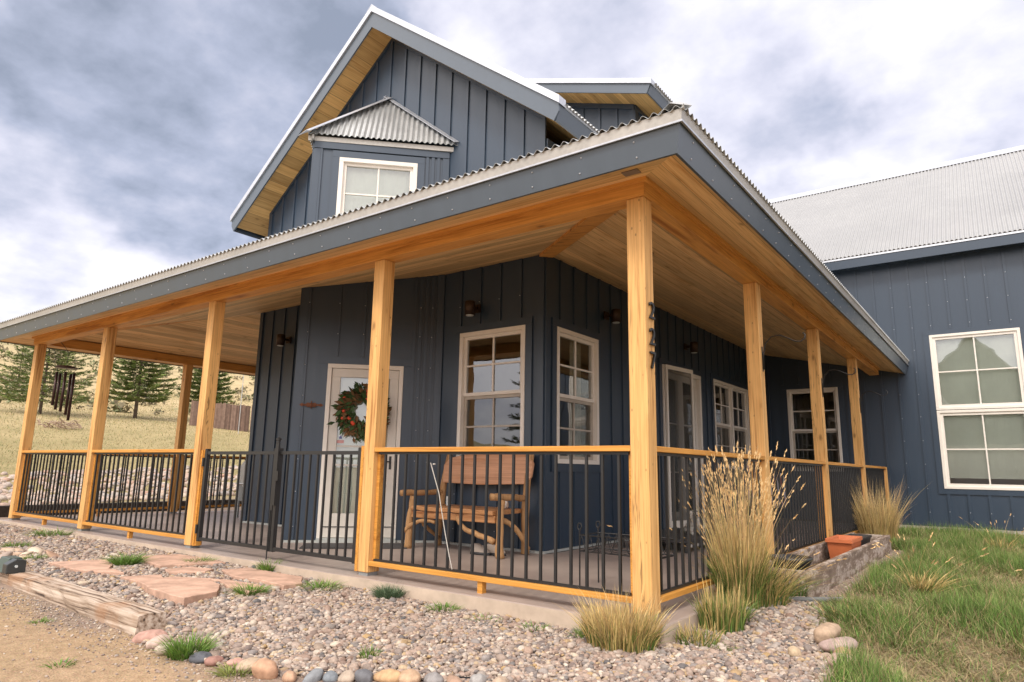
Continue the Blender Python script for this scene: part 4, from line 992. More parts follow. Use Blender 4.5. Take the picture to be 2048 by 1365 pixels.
# small glass on the seat, soft toy at the right end
tag(MB().lathe((-3.62, 2.05, .512), [(.025, 0), (.028, .1), (.026, .11)], 16).build('drinking_glass', M_lens, base=(-3.62, 2.05, .512)), 'pale drinking glass standing on the left of the bench seat', 'glass')
tb = empty('teddy_bear', (-2.80, 2.12, .51), 'small pale soft toy sitting at the right end of the bench seat', 'soft toy')
MB().ball((-2.80, 2.12, .555), (.045, .04, .05)).ball((-2.80, 2.11, .63), (.035, .033, .033)).ball((-2.828, 2.115, .66), .013).ball((-2.772, 2.115, .66), .013).ball((-2.84, 2.09, .56), (.017, .02, .035)).ball((-2.76, 2.09, .56), (.017, .02, .035)).ball((-2.825, 2.07, .53), (.02, .035, .018)).ball((-2.775, 2.07, .53), (.02, .035, .018)).build('body', M_fur, tb, smooth=True)
def shoe(x, y, a, label):
    r = empty('shoe', (x, y, 0), label, 'shoe', 'shoes under the bench'); ca, sa = math.cos(a), math.sin(a)
    def T(p): return (x+p[0]*ca-p[1]*sa, y+p[0]*sa+p[1]*ca, p[2])
    n = 12; 
    def outline(k, z, g=1): return [T((.14*math.cos(t), (.045-.008*math.cos(t+2))*math.sin(t)*g, z)) for t in [2*math.pi*i/n for i in range(n)]]
    m_ = MB(); m_.v = outline(0, 0)+outline(0, .03); m_.f = [tuple(range(n-1,-1,-1)), tuple(range(n, 2*n))]+[(i,(i+1)%n,(i+1)%n+n,i+n) for i in range(n)]; m_.build('sole', M_blkpl, r, smooth=True)
    m_ = MB(); rings = []
    for z, sx, sy, ox in ((.031, .135, .043, 0), (.06, .125, .042, -.004), (.085, .09, .036, -.035), (.115, .06, .032, -.062), (.12, .05, .026, -.066)):
        rings += [T((ox+sx*math.cos(t), sy*math.sin(t), z)) for t in [2*math.pi*i/n for i in range(n)]]
    fs = [(j*n+i, j*n+(i+1)%n, (j+1)*n+(i+1)%n, (j+1)*n+i) for j in range(4) for i in range(n)]+[tuple(range(4*n, 5*n))]
    m_.add(rings, fs); m_.build('upper', M_shoe, r, smooth=True)
shoe(-2.98, 1.90, .1, 'left tan shoe on the floor under the bench'); shoe(-2.82, 1.97, .2, 'right tan shoe on the floor under the bench')
# white cord tied on the railing
cord = empty('cord', (-1.96, .02, 1.0), 'white cord tied to the railing and hanging down across the bench', 'cord')
MB().tube([(-2.02, -.0, 1.0), (-1.93, .02, .75), (-1.86, .03, .45), (-1.80, .03, .25), (-1.765, .03, .15)], .0038, 6).build('cord_strand', M_cord, cord)
MB().lathe((-2.02, .045, .985), [(.011, 0), (.013, .005), (.011, .01)], 10).build('knot', M_cord, cord)
# doormat
dm = MB(); PD.box(dm, .30, 1.55, .22, .72, .0015, .014); tag(dm.build('doormat', M_mat, base=(-4.7, 1.4, 0)), 'dark flat doormat in front of the cream front door', 'doormat')
# rusty hinge on the bay wall
hg = empty('strap_hinge', PD.p(.22, .03, 1.75), 'rusty butterfly shaped iron hinge on the wall left of the door', 'hinge')
m_ = MB()
for s in (-1, 1):
    pts = [(0, .022), (.05, .03), (.07, .012), (.10, .012), (.12, .024), (.155, 0), (.12, -.024), (.10, -.012), (.07, -.012), (.05, -.03), (0, -.022)]
    m_.prism([PD.p(.22+s*a, .027, 1.75+b) for a, b in pts], PD.N*.006)
PD.box(m_, .214, .226, .027, .042, 1.70, 1.80); m_.build('hinge_plate', M_rust, hg)
# wreath on the door
def wreath():
    c = PD.p(.90, .075, 1.68); W = empty('wreath', c, 'green leaf wreath with orange red fruits hanging on the front door', 'wreath')
    Rr = .225; V = []; F = []; C = []
    for i in range(620):
        a = rs.uniform(0, 2*math.pi); rr = Rr+rs.normal(-.01, .05); nn = abs(rs.normal(.02, .025))
        P = c+PD.U*(rr*math.cos(a))+V3((0,0,rr*math.sin(a)))+PD.N*nn
        da = a+rs.normal(.6, .7); D = PD.U*math.cos(da)+V3((0,0,math.sin(da)))+PD.N*rs.uniform(.0, .7); D.normalize()
        Sx = D.cross(PD.N+V3(rs.normal(0,.4,3))).normalized(); L = rs.uniform(.08, .14); w_ = L*.2
        k = len(V); fold = PD.N*.012
        V += [P, P+D*L*.45+Sx*w_+fold, P+D*L, P+D*L*.45-Sx*w_+fold, P+D*L*.45]; F += [(k, k+1, k+4), (k+1, k+2, k+4), (k+2, k+3, k+4), (k+3, k, k+4)]
        col = (.045, .085, .025) if rs.rand() < .55 else (.16, .085, .035); j = rs.uniform(.6, 1.5); C += [tuple(x*j for x in col)]*5
    npmesh('leaves', [tuple(v) for v in V], F, M_leaf, np.array(C), parent=W)
    fr = MB()
    for i in range(19):
        a = rs.uniform(0, 2*math.pi); rr = Rr+rs.normal(0, .05); P = c+PD.U*(rr*math.cos(a))+V3((0,0,rr*math.sin(a)))+PD.N*.06; fr.ball(P, .025, 10, 7)
    fr.build('fruits', M_orange, W, smooth=True)
    tr = MB(); tr.tube([c+PD.U*(Rr*math.cos(t))+V3((0,0,Rr*math.sin(t))) for t in [2*math.pi*i/24 for i in range(25)]], .018, 8); tr.build('ring', M_rust, W)
wreath()
st = empty('door_sticker', PD.p(.62, -.005, 1.30), 'small red white and blue sticker low on the door glass', 'sticker')
m_ = MB(); m_.hexa([PD.p(u, n_, z) for u, n_, z in ((.575,-.007,1.26),(.665,-.007,1.26),(.665,-.009,1.26),(.575,-.009,1.26),(.575,-.007,1.30),(.665,-.007,1.30),(.665,-.009,1.30),(.575,-.009,1.30))]); m_.build('sticker_base', flat('pink_sticker', (.6, .3, .28)), st)
m_ = MB(); m_.prism([PD.p(.62+.03*math.cos(t)*(1 if k % 2 == 0 else .5), -.007, 1.335+.03*math.sin(t)*(1 if k % 2 == 0 else .5)) for k, t in enumerate([math.pi*2*i/10+math.pi/2 for i in range(10)])], PD.N*.002); m_.build('sticker_star', flat('blue_sticker', (.12, .13, .32)), st)
# wire plant stand
def stand():
    P = empty('plant_stand', (-.75, 1.1, 0), 'black wire plant stand with scrolled rim between railing and wall', 'plant stand')
    x0, x1, y0, y1 = -1.02, -.30, .80, 1.12; f = MB()
    for z in (.42, .29):
        f.tube([(x0, y0, z), (x1, y0, z), (x1, y1, z), (x0, y1, z), (x0, y0, z)], .006, 6)
    for i in range(9):
        a = x0+(x1-x0)*i/9; b = x0+(x1-x0)*(i+1)/9
        for y in (y0, y1): f.tube([(a+(b-a)*t, y, .355+.055*math.sin(2*math.pi*t)) for t in [k/8 for k in range(9)]], .004, 5)
    for i in range(12):
        a = x0+(x1-x0)*(i+.5)/12; f.tube([(a, y0, .29), (a, y1, .29)], .003, 5)
    f.build('basket', M_black, P)
    for x, y in ((x0, y0), (x1, y0), (x0, y1), (x1, y1)):
        sx = -1 if x == x0 else 1
        l_ = MB().tube([(x, y, 0), (x, y, .3), (x, y, .47)], .007, 6)
        l_.tube([(x, y, .45)]+[(x+sx*(.02*math.cos(t)), y, .49+.03*math.sin(t)) for t in [math.pi+math.pi*1.6*k/8*-1 for k in range(9)]], .006, 6); l_.build('leg', M_black, P)
stand()
# raised dog bed and dog
def dogbed():
    P = empty('dog_bed', (-1.65, 4.75, 0), 'low black framed dog cot on the side porch carrying the white dog', 'dog bed')
    x0, x1, y0, y1 = -2.15, -1.25, 3.7, 5.5
    f = MB(); f.tube([(x0, y0, .13), (x1, y0, .13), (x1, y1, .13), (x0, y1, .13), (x0, y0, .13)], .018, 8); f.build('frame', M_blkpl, P)
    MB().box((x0+.01, y0+.01, .135), (x1-.01, y1-.01, .15)).build('mattress', M_blkpl, P, bev=.004)
    for i in range(9): y = y0+.1+(y1-y0-.2)*i/8; MB().box((x1+.0, y-.045, .065), (x1+.012, y+.045, .10)).build('slat', M_cord, P)
    MB().box((x1-.01, y0, .055), (x1-.001, y1, .112)).build('side_panel', M_blkpl, P)
    for x in (x0+.03, x1-.03):
        for y in (y0+.05, y1-.05): MB().tube([(x, y, 0), (x, y, .13)], .02, 8).build('leg', M_blkpl, P)
dogbed()
def dog():
    c = V3((-1.55, 4.75, .15))
    D = empty('dog', c, 'small fluffy white dog lying on the black cot looking at the camera', 'dog')
    # facing roughly towards -y (camera); body continuous skin built from edges
    fw = V3((.45, -.9, 0)).normalized(); sd_ = V3((-fw.y, fw.x, 0))
    def P(f, s, z): return c+fw*f+sd_*s+V3((0, 0, z))
    J = {'hip': (P(-.20, 0, .10), .085), 'mid': (P(-.08, 0, .115), .085), 'chest': (P(.07, 0, .125), .08), 'neck': (P(.14, 0, .20), .055), 'head': (P(.17, 0, .265), .062), 'muz': (P(.225, 0, .245), .03), 'nose': (P(.25, 0, .24), .02),
         'ls': (P(.09, .06, .09), .035), 'le': (P(.10, .065, .03), .026), 'lp': (P(.20, .06, .022), .022), 'rs': (P(.09, -.06, .09), .035), 're': (P(.10, -.065, .03), .026), 'rp': (P(.20, -.06, .022), .022),
         'lh': (P(-.2, .07, .07), .05), 'lk': (P(-.10, .11, .05), .035), 'lc': (P(-.19, .11, .025), .022), 'lf': (P(-.11, .115, .02), .02), 'rh': (P(-.2, -.07, .07), .05), 'rk': (P(-.10, -.11, .05), .035), 'rc': (P(-.19, -.11, .025), .022), 'rf': (P(-.11, -.115, .02), .02),
         't1': (P(-.28, 0, .13), .03), 't2': (P(-.33, .03, .2), .035), 't3': (P(-.29, .06, .25), .03)}
    E_ = [('hip','mid'),('mid','chest'),('chest','neck'),('neck','head'),('head','muz'),('muz','nose'),('chest','ls'),('ls','le'),('le','lp'),('chest','rs'),('rs','re'),('re','rp'),('hip','lh'),('lh','lk'),('lk','lc'),('lc','lf'),('hip','rh'),('rh','rk'),('rk','rc'),('rc','rf'),('hip','t1'),('t1','t2'),('t2','t3')]
    ks = list(J); me = bpy.data.meshes.new('dog_body'); me.from_pydata([tuple(J[k][0]-c) for k in ks], [(ks.index(a), ks.index(b)) for a, b in E_], [])
    o = bpy.data.objects.new('body', me); COL.objects.link(o); o.parent = D; me.materials.append(M_fur)
    sk = o.modifiers.new('skin', 'SKIN'); sk.use_smooth_shade = True
    for i, k in enumerate(ks): me.skin_vertices[0].data[i].radius = (J[k][1], J[k][1])
    me.skin_vertices[0].data[0].use_root = True
    s = o.modifiers.new('sub', 'SUBSURF'); s.levels = 2; s.render_levels = 2
    tx = bpy.data.textures.new('fluff', 'CLOUDS'); tx.noise_scale = .03; dm_ = o.modifiers.new('fluff', 'DISPLACE'); dm_.texture = tx; dm_.strength = .02
    for s_ in (-1, 1):
        MB().ball(P(.15, s_*.06, .25), (.028, .03, .055), 10, 8, .12).build('ear', M_fur, D, smooth=True)
        MB().ball(P(.222, s_*.026, .282), .0095).build('eye', M_nose, D, smooth=True)
    MB().ball(P(.268, 0, .25), (.015, .015, .012)).build('nose', M_nose, D, smooth=True)
    # shaggy fur tufts
    V = []; F = []; C = []
    for i in range(2600):
        k = ks[rs.randint(len(ks))]; ctr, r = J[k]
        if k in ('muz', 'nose', 'lp', 'rp', 'lf', 'rf') and rs.rand() < .6: continue
        n_ = V3(rs.normal(0, 1, 3)).normalized(); p = ctr+n_*r*.9; d_ = (n_*.6+V3((0,0,-.6))+V3(rs.normal(0,.3,3))).normalized()
        if k == 'head' and n_.dot(fw) > .45: continue
        if p.z < .152: continue
        sx = d_.cross(n_+V3((.01, .02, .03))).normalized()*.004; L = rs.uniform(.018, .035); q = len(V); V += [p-sx, p+sx, p+d_*L]; F.append((q, q+1, q+2)); C += [(.6*rs.uniform(.75, 1.1), .54, .48)]*3
    npmesh('fur', [tuple(v) for v in V], F, M_leaf, np.array(C), parent=D)
dog()
# patio chair with striped cushion and purple towel
def chair():
    P = empty('patio_chair', (-1.5, 7.2, 0), 'black metal patio chair with striped cushion on the side porch', 'chair')
    cx, cy = -1.35, 7.3; w_ = .3
    for sx, sy in ((-1,-1),(1,-1),(-1,1),(1,1)): MB().tube([(cx+sx*w_, cy+sy*w_, 0), (cx+sx*w_*.93, cy+sy*w_*.93, .42)], .012, 8).build('leg', M_black, P)
    for s in (-1, 1): MB().tube([(cx-w_, cy+s*w_, .42), (cx-w_, cy+s*w_, .62), (cx+w_, cy+s*w_, .62), (cx+w_, cy+s*w_, .42)], .012, 8).build('armrest', M_black, P)
    MB().tube([(cx-w_, cy-w_, .42), (cx+w_, cy-w_, .42), (cx+w_, cy+w_, .42), (cx-w_, cy+w_, .42), (cx-w_, cy-w_, .42)], .012, 8).build('seat_frame', M_black, P)
    MB().box((cx-w_+.02, cy-w_+.02, .43), (cx+w_-.02, cy+w_-.02, .52)).build('seat_cushion', M_strp, P, bev=.02)
    MB().tube([(cx-w_, cy+w_, .42), (cx-w_-.02, cy+w_+.1, 1.0), (cx+w_, cy+w_+.1, 1.0), (cx+w_, cy+w_, .42)], .012, 8).build('back_frame', M_black, P)
    MB().hexa([(cx-.27, cy+.24, .52), (cx+.27, cy+.24, .52), (cx+.27, cy+.31, .52), (cx-.27, cy+.31, .52), (cx-.27, cy+.33, .97), (cx+.27, cy+.33, .97), (cx+.27, cy+.40, .97), (cx-.27, cy+.40, .97)]).build('back_cushion', M_strp, P, bev=.02)
chair()
tw = MB(); vs = []; fs = []
for i in range(13):
    for j in range(9):
        vs.append((-1.30+.02*math.sin(i*1.4+j*.5), 6.30+.42*i/12, 1.10-.58*j/8)); 
for i in range(12):
    for j in range(8): fs.append((i*9+j, (i+1)*9+j, (i+1)*9+j+1, i*9+j+1))
tw.add(vs, fs)
towelrack = empty('drying_rack', (-1.3, 6.5, 0), 'thin black drying rack holding the purple towel', 'rack')
MB().tube([(-1.3, 6.25, 0), (-1.3, 6.25, 1.1), (-1.3, 6.78, 1.1), (-1.3, 6.78, 0)], .01, 8).build('rack_frame', M_black, towelrack); MB().tube([(-1.5, 6.25, .01), (-1.1, 6.25, .01)], .01, 6).build('foot', M_black, towelrack); MB().tube([(-1.5, 6.78, .01), (-1.1, 6.78, .01)], .01, 6).build('foot', M_black, towelrack)
two = tag(tw.build('towel', M_purple, base=(-1.3, 6.5, .8), smooth=True), 'purple towel hanging behind the tall feather grass', 'towel')
sm = two.modifiers.new('thick', 'SOLIDIFY'); sm.thickness = .008
# grill at the far left corner of the house
gr = empty('grill', (-9.35, 3.2, 0), 'grey grill with pale lid at the left corner of the house', 'grill')
MB().box((-9.62, 2.95, .30), (-9.12, 3.4, .80)).build('cabinet', M_greym, gr, bev=.015)
MB().lathe((-9.37, 2.94, .80), [(.25, 0), (.25, .47)], 20, 1).build('lid', M_galvo, gr)
for x in (-9.6, -9.14):
    for y in (2.98, 3.37): MB().box((x-.015, y-.015, 0), (x+.015, y+.015, .299)).build('leg', M_greym, gr)
MB().tube([(-9.62, 2.9, .62), (-9.12, 2.9, .62)], .012, 8).build('handle', M_galv, gr)
# wind chime
wc = empty('wind_chime', (-10.82, .3, 2.56), 'dark brown wind chime with long tubes hanging at the left porch bay', 'wind chime')
cx, cy = -10.82, .30
MB().lathe((cx, cy, 2.52), [(.17, 0), (.175, .012), (.12, .035), (.03, .045)], 24).build('cap_disc', M_chime, wc, smooth=True)
for i, (l_) in enumerate((.80, .70, .62, .56, .66)):
    a = 2*math.pi*i/5+.9; x, y = cx+.13*math.cos(a), cy+.13*math.sin(a)
    t = MB(); t.tube([(x, y, 2.44), (x, y, 2.44-l_)], .022, 14); t.build('chime_tube', M_chime, wc, smooth=True)
    MB().tube([(x, y, 2.44), (x, y, 2.52)], .002, 5).build('string', M_black, wc)
MB().tube([(cx, cy, 2.56), (cx, cy, 2.80), (cx, .12, 3.0)], .004, 5).tube([(cx, cy, 2.52), (cx, cy, 1.62)], .0025, 5).build('cord', M_black, wc)
MB().lathe((cx, cy, 1.98), [(.04, 0), (.045, .012), (.04, .02)], 16).build('striker', M_chime, wc)
# wrought iron hooks on the side posts
def hook(y, label, L=.42):
    H = empty('plant_hook', (0, y+.07, 2.1), label, 'plant hook', 'wrought iron hooks on the side porch posts')
    yy = y+.075
    MB().box((.001, yy-.012, 2.0), (.008, yy+.012, 2.26)).build('back_plate', M_black, H)
    pts = [(.012, yy, 2.02), (.016, yy, 2.2), (.05, yy, 2.31), (.13, yy, 2.37), (.22, yy, 2.355), (.31, yy, 2.30), (.37, yy, 2.28), (.42, yy, 2.30), (.435, yy, 2.345), (.41, yy, 2.37)]
    log(pts, .006, .006, jit=0, seg=7).build('hook_arm', M_black, H, smooth=True)
hook(Y1, 'curled black hook on the post behind the tall feather grass'); hook(Y2, 'curled black hook on the post next to the terracotta pot'); hook(Y3, 'curled black hook on the farthest full height side post')

# ================================================================== YARD OBJECTS
# landscape timber
def timber(x0, x1, y0, y1, z0, z1, label, sag=.012):
    n = 46; prof = [(0, 0), (1, 0), (1, 1), (0, 1)]
    vs = []; fs = []; K = 12
    for i in range(n+1):
        x = x0+(x1-x0)*i/n; yy0 = y0-(x-x1)*.031; j = lambda s=.006: rnd.uniform(-s, s)
        ring = []
        for k in range(K):
            side, f = divmod(k, 3); f /= 3
            a, b = prof[side], prof[(side+1) % 4]; u, v = a[0]+(b[0]-a[0])*f, a[1]+(b[1]-a[1])*f
            if f == 0: u += (.5-u)*.05; v += (.5-v)*.05
            ring.append((x+(j(.004) if 0 < i < n else 0), yy0+(y1-y0)*u+j(), z0+(z1-z0)*v+j()))
        vs += ring
    for i in range(n):
        for k in range(K): fs.append((i*K+k, (i+1)*K+k, (i+1)*K+(k+1)%K, i*K+(k+1)%K))
    fs += [tuple(range(K)), tuple(n*K+k for k in range(K-1, -1, -1))]
    return tag(MB().add(vs, fs).build('landscape_timber', M_timber, base=((x0+x1)/2, y0, z0)), label, 'timber')
timber(-8.6, -2.68, -2.0, -1.81, -.20, -.015, 'long weathered square timber edging the dirt at lower left')
tag(MB().box((-13.4, .3, -.1), (-13.15, 8.5, .13)).build('landscape_timber', M_darktim, base=(-13.3, 4, 0)), 'dark timber edging beyond the left porch railing', 'timber')
# flood light on the timber
fl = empty('garden_floodlight', (-5.4, -1.9, -.03), 'dark green floodlight resting on the weathered timber at far left', 'garden light')
MB().prism([(-5.30, -1.95, -.02), (-5.30, -1.80, -.02), (-5.30, -1.80, .085), (-5.30, -1.88, .10), (-5.30, -1.95, .06)], (.10, 0, 0)).build('housing', flat('dark_housing', (.035, .04, .04), .35), fl, bev=.008)
MB().prism([(-5.52, -1.95, -.02), (-5.52, -1.80, -.02), (-5.52, -1.80, .10), (-5.52, -1.90, .10)], (.21, 0, 0)).build('lamp_body', flat('dark_green_plastic', (.05, .075, .06), .4), fl, bev=.006)
MB().lathe((-5.195, -1.88, .04), [(.012, 0), (.012, .01)], 12, 0).build('bolt', M_lens, fl)
# flagstones
FL = [[(-6.09, -1.3), (-5.9, -.82), (-5.43, -.96), (-5.23, -1.09), (-4.85, -1.11), (-5.36, -1.33)], [(-4.71, -1.21), (-4.55, -.9), (-4.36, -.98), (-4.33, -1.23)],
 [(-4.26, -1.26), (-4.29, -.95), (-3.98, -.78), (-3.6, -.88), (-3.31, -1.08), (-3.24, -1.39), (-3.86, -1.36)], [(-5.84, -.5), (-5.65, -.15), (-5.24, -.13), (-4.72, -.16), (-4.84, -.40), (-4.97, -.72), (-5.47, -.66)],
 [(-4.80, -.76), (-4.74, -.50), (-4.46, -.44), (-4.34, -.6), (-4.58, -.82)], [(-4.36, -.42), (-4.3, -.17), (-3.83, -.18), (-3.44, -.16), (-3.14, -.38), (-3.16, -.56), (-3.54, -.52), (-3.88, -.56)], [(-4.12, -.74), (-3.85, -.66), (-3.42, -.62), (-3.2, -.70), (-3.16, -.88), (-3.55, -.84), (-3.85, -.74)]]
FN = ['large pale flagstone nearest the long timber', 'small flagstone wedge right of the round grass tuft', 'biggest red flagstone at the front of the path', 'red flagstone against the slab left of the gate', 'small middle flagstone beside the small green tuft', 'long red flagstone in front of the right gate leaf', 'narrow red flagstone behind the biggest one']
for i, (pl, nm) in enumerate(zip(FL, FN)):
    cx, cy = sum(p[0] for p in pl)/len(pl), sum(p[1] for p in pl)/len(pl); P = []
    for a, b in zip(pl, pl[1:]+pl[:1]):
        for t in (0, .33, .66): P.append((a[0]+(b[0]-a[0])*t+rnd.uniform(-.015, .015)*(t > 0), a[1]+(b[1]-a[1])*t+rnd.uniform(-.015, .015)*(t > 0)))
    z = max(G(x, y) for x, y in P); t_ = .045 if i == 2 else .028
    tag(MB().prism([(x, y, z-.03) for x, y in P], (0, 0, .03+t_)).build('flagstone', M_flag, base=(cx, cy, z), bev=.006), nm, 'flagstone', 'red sandstone flagstones of the path')
# ---- stones
ico = None
def icosphere(sub):
    t = (1+5**.5)/2
    v = [(-1,t,0),(1,t,0),(-1,-t,0),(1,-t,0),(0,-1,t),(0,1,t),(0,-1,-t),(0,1,-t),(t,0,-1),(t,0,1),(-t,0,-1),(-t,0,1)]
    f = [(0,11,5),(0,5,1),(0,1,7),(0,7,10),(0,10,11),(1,5,9),(5,11,4),(11,10,2),(10,7,6),(7,1,8),(3,9,4),(3,4,2),(3,2,6),(3,6,8),(3,8,9),(4,9,5),(2,4,11),(6,2,10),(8,6,7),(9,8,1)]
    v = [np.array(p)/np.linalg.norm(p) for p in v]
    for _ in range(sub):
        nf = []; c = {}
        def mid(a, b):
            k = (min(a, b), max(a, b))
            if k not in c: m_ = v[a]+v[b]; v.append(m_/np.linalg.norm(m_)); c[k] = len(v)-1
            return c[k]
        for a, b, d in f: x, y, z = mid(a, b), mid(b, d), mid(d, a); nf += [(a,x,z),(b,y,x),(d,z,y),(x,y,z)]
        f = nf
    return np.array(v), np.array(f)
ICO = [icosphere(i) for i in range(4)]
def stones(P, sx, sub, flatness=(.5, .8), jitter=.12):
    """P (n,3) centres, sx (n,) radii -> merged V,F"""
    v, f = ICO[sub]; n = len(P); nv = len(v)
    sc_ = np.stack([sx*rs.uniform(.85, 1.35, n), sx*rs.uniform(.7, 1.0, n), sx*rs.uniform(*flatness, n)], -1)
    V = v[None]*(1+rs.uniform(-jitter, jitter, (n, nv, 1)))*sc_[:, None]
    a = rs.uniform(0, 2*np.pi, n); tl = rs.normal(0, .25, n)
    ct, st_ = np.cos(tl)[:, None], np.sin(tl)[:, None]; x, z = V[..., 0]*ct-V[..., 2]*st_, V[..., 0]*st_+V[..., 2]*ct
    ca, sa = np.cos(a)[:, None], np.sin(a)[:, None]; X, Y = x*ca-V[..., 1]*sa, x*sa+V[..., 1]*ca
    V = np.stack([X, Y, z], -1)+P[:, None]
    F = (f[None]+(np.arange(n)*nv)[:, None, None]).reshape(-1, 3)
    return V.reshape(-1, 3), F
def inpoly(x, y, poly):
    r = np.zeros(len(x), bool); p = poly
    for (x1, y1), (x2, y2) in zip(p, p[1:]+p[:1]):
        c = ((y1 > y) != (y2 > y)) & (x < (x2-x1)*(y-y1)/((y2-y1)+1e-12)+x1); r ^= c
    return r
BED = [(-12.5, -.09), (.12, -.09), (.14, 1.66), (.6, 1.66), (.74, 1.35), (.82, 1.05), (.92, .8), (1.0, .45), (1.15, .1), (1.2, -.1), (.6, -.75), (.1, -1.1), (-.5, -1.40), (-.9, -1.55), (-1.25, -1.86), (-1.8, -2.02), (-2.45, -2.06), (-2.66, -1.8), (-9, -1.8), (-10.5, -.9), (-12.5, -.6)]
def gravel():
    parts = []
    def fill(x0, x1, dens, r0, r1, sub, layers=1):
        n = int((x1-x0)*3.9*dens); x = rs.uniform(x0, x1, n); y = rs.uniform(-2.2, 1.7, n)
        k = inpoly(x, y, BED)
        for fpl in FL: k &= ~inpoly(x, y, fpl)
        x, y = x[k], y[k]; r = r0+(r1-r0)*rs.beta(1.4, 3.6, len(x)); r = np.where(rs.rand(len(x)) < .02, r1*rs.uniform(1.0, 1.35, len(x)), r); z = gz(x, y)+r*.25+rs.uniform(-.004, .014, len(x))
        return stones(np.stack([x, y, z], -1), r, sub)
    V1, F1 = fill(-3.4, 1.3, 3900, .008, .027, 1)
    V2, F2 = fill(-12.5, -3.4, 1500, .012, .030, 1)
    o = npmesh('gravel', np.concatenate([V1, V2]), np.concatenate([F1, F2+len(V1)]), M_peb, None, True, 'stuff')
    tag(o, 'mixed grey and pink river pebbles filling the bed', 'gravel')
    # small stones on the dirt and the planter foot
    n = 3600; x = rs.uniform(-7, .4, n); y = -1.98-np.abs(rs.normal(0, .17, n))-(rs.rand(n) < .25)*rs.uniform(0, 1.2, n); k = ~inpoly(x, y, BED); x, y = x[k], y[k]
    x2 = rs.uniform(.6, .95, 1500); y2 = rs.uniform(1.5, 7, 1500); x = np.concatenate([x, x2]); y = np.concatenate([y, y2]); r = .003+.010*rs.beta(1.2, 3, len(x))
    V, F = stones(np.stack([x, y, gz(x, y)+r*.3], -1), r, 1)
    tag(npmesh('grit', V, F, M_peb, None, True, 'stuff'), 'loose grit scattered on the dirt', 'grit')
    n = 2000; x = -15.3-rs.uniform(0, 1, n)**1.3*6.5; y = rs.uniform(-.6, 13, n); r = rs.uniform(.04, .13, n)
    V, F = stones(np.stack([x, y, gz(x, y)+r*.2], -1), r, 1); tag(npmesh('river_rocks', V, F, M_rock, None, True, 'stuff'), 'bed of larger river rocks beyond the left porch', 'rocks')
gravel()
# border stones: individuals
BS = [(-2.50,-1.98,.085,'pinkish boulder touching the end of the long timber'),(-2.33,-2.03,.08,'tilted pale boulder second from the timber end'),(-2.17,-2.06,.075,'cream round border stone third from the timber'),(-1.87,-2.0,.06,'dark grey border stone right of the grass tuft'),(-1.77,-1.99,.062,'reddish brown border stone beside the dark one'),(-1.66,-1.93,.05,'small salmon border stone'),(-1.53,-1.91,.07,'cream border stone behind the yellow weed'),
 (-1.36,-1.93,.09,'large orange boulder at the bottom of the bed'),(-1.21,-1.88,.06,'flat tan border stone after the large orange boulder'),(-1.12,-1.81,.05,'grey oval border stone'),(-1.05,-1.75,.052,'blue grey round border stone'),(-.975,-1.70,.055,'speckled tan border stone'),(-.90,-1.635,.062,'dark smooth border stone'),(-.81,-1.57,.07,'orange blocky border stone'),(-.70,-1.52,.07,'wide sandy border stone'),(-.59,-1.45,.065,'broad grey border stone'),(-.48,-1.40,.055,'low brown border stone'),(-.38,-1.33,.06,'light grey border stone near the bottom edge'),(-.27,-1.27,.06,'tan border stone near the bottom edge'),
 (.93,.60,.10,'round tan boulder topping the right stone row'),(1.03,.40,.10,'oval pinkish boulder in the right stone row'),(1.09,.22,.08,'orange tan boulder lowest in the right stone row'),(1.13,.06,.09,'broad pink boulder at the bottom right'),(.82,.20,.05,'small tan stone left of the right row')]
cols_ = [(.50,.30,.24),(.56,.42,.35),(.58,.48,.38),(.13,.135,.15),(.36,.2,.16),(.55,.33,.26),(.5,.38,.27),(.56,.34,.22),(.52,.33,.22),(.27,.28,.29),(.22,.24,.26),(.45,.36,.28),(.17,.17,.18),(.56,.36,.2),(.55,.37,.24),(.3,.28,.27),(.42,.28,.2),(.38,.36,.34),(.5,.38,.28),(.5,.36,.25),(.46,.34,.3),(.52,.34,.2),(.55,.38,.32),(.55,.42,.28)]
for (x, y, r, lb), c in zip(BS, cols_):
    V, F = stones(np.array([[0, 0, 0]]), np.array([r]), 3, (.62, .85), .0)
    ph = rs.uniform(0, 6, 3); V = V*(1+.12*np.sin(V[:, :1]/r*2.3+ph[0])+.11*np.cos(V[:, 1:2]/r*2.9+ph[1])+.08*np.sin(V[:, 2:]/r*4+ph[2])+.03*np.sin(V[:, :1]/r*7+V[:, 1:2]/r*6+ph[0]))*.93
    V[:, 2] *= .82; z = G(x, y)+r*(.62 if x > .5 else .30); c = tuple(v*.84 for v in c)
    o = npmesh('border_stone', V+np.array([x, y, z]), F, flat('stone_%d' % len(bpy.data.materials), c, .85, 0, .22, 26, .25, .5), None, True, base=(x, y, z)); tag(o, lb, 'stone', 'rounded stones bordering the gravel bed')
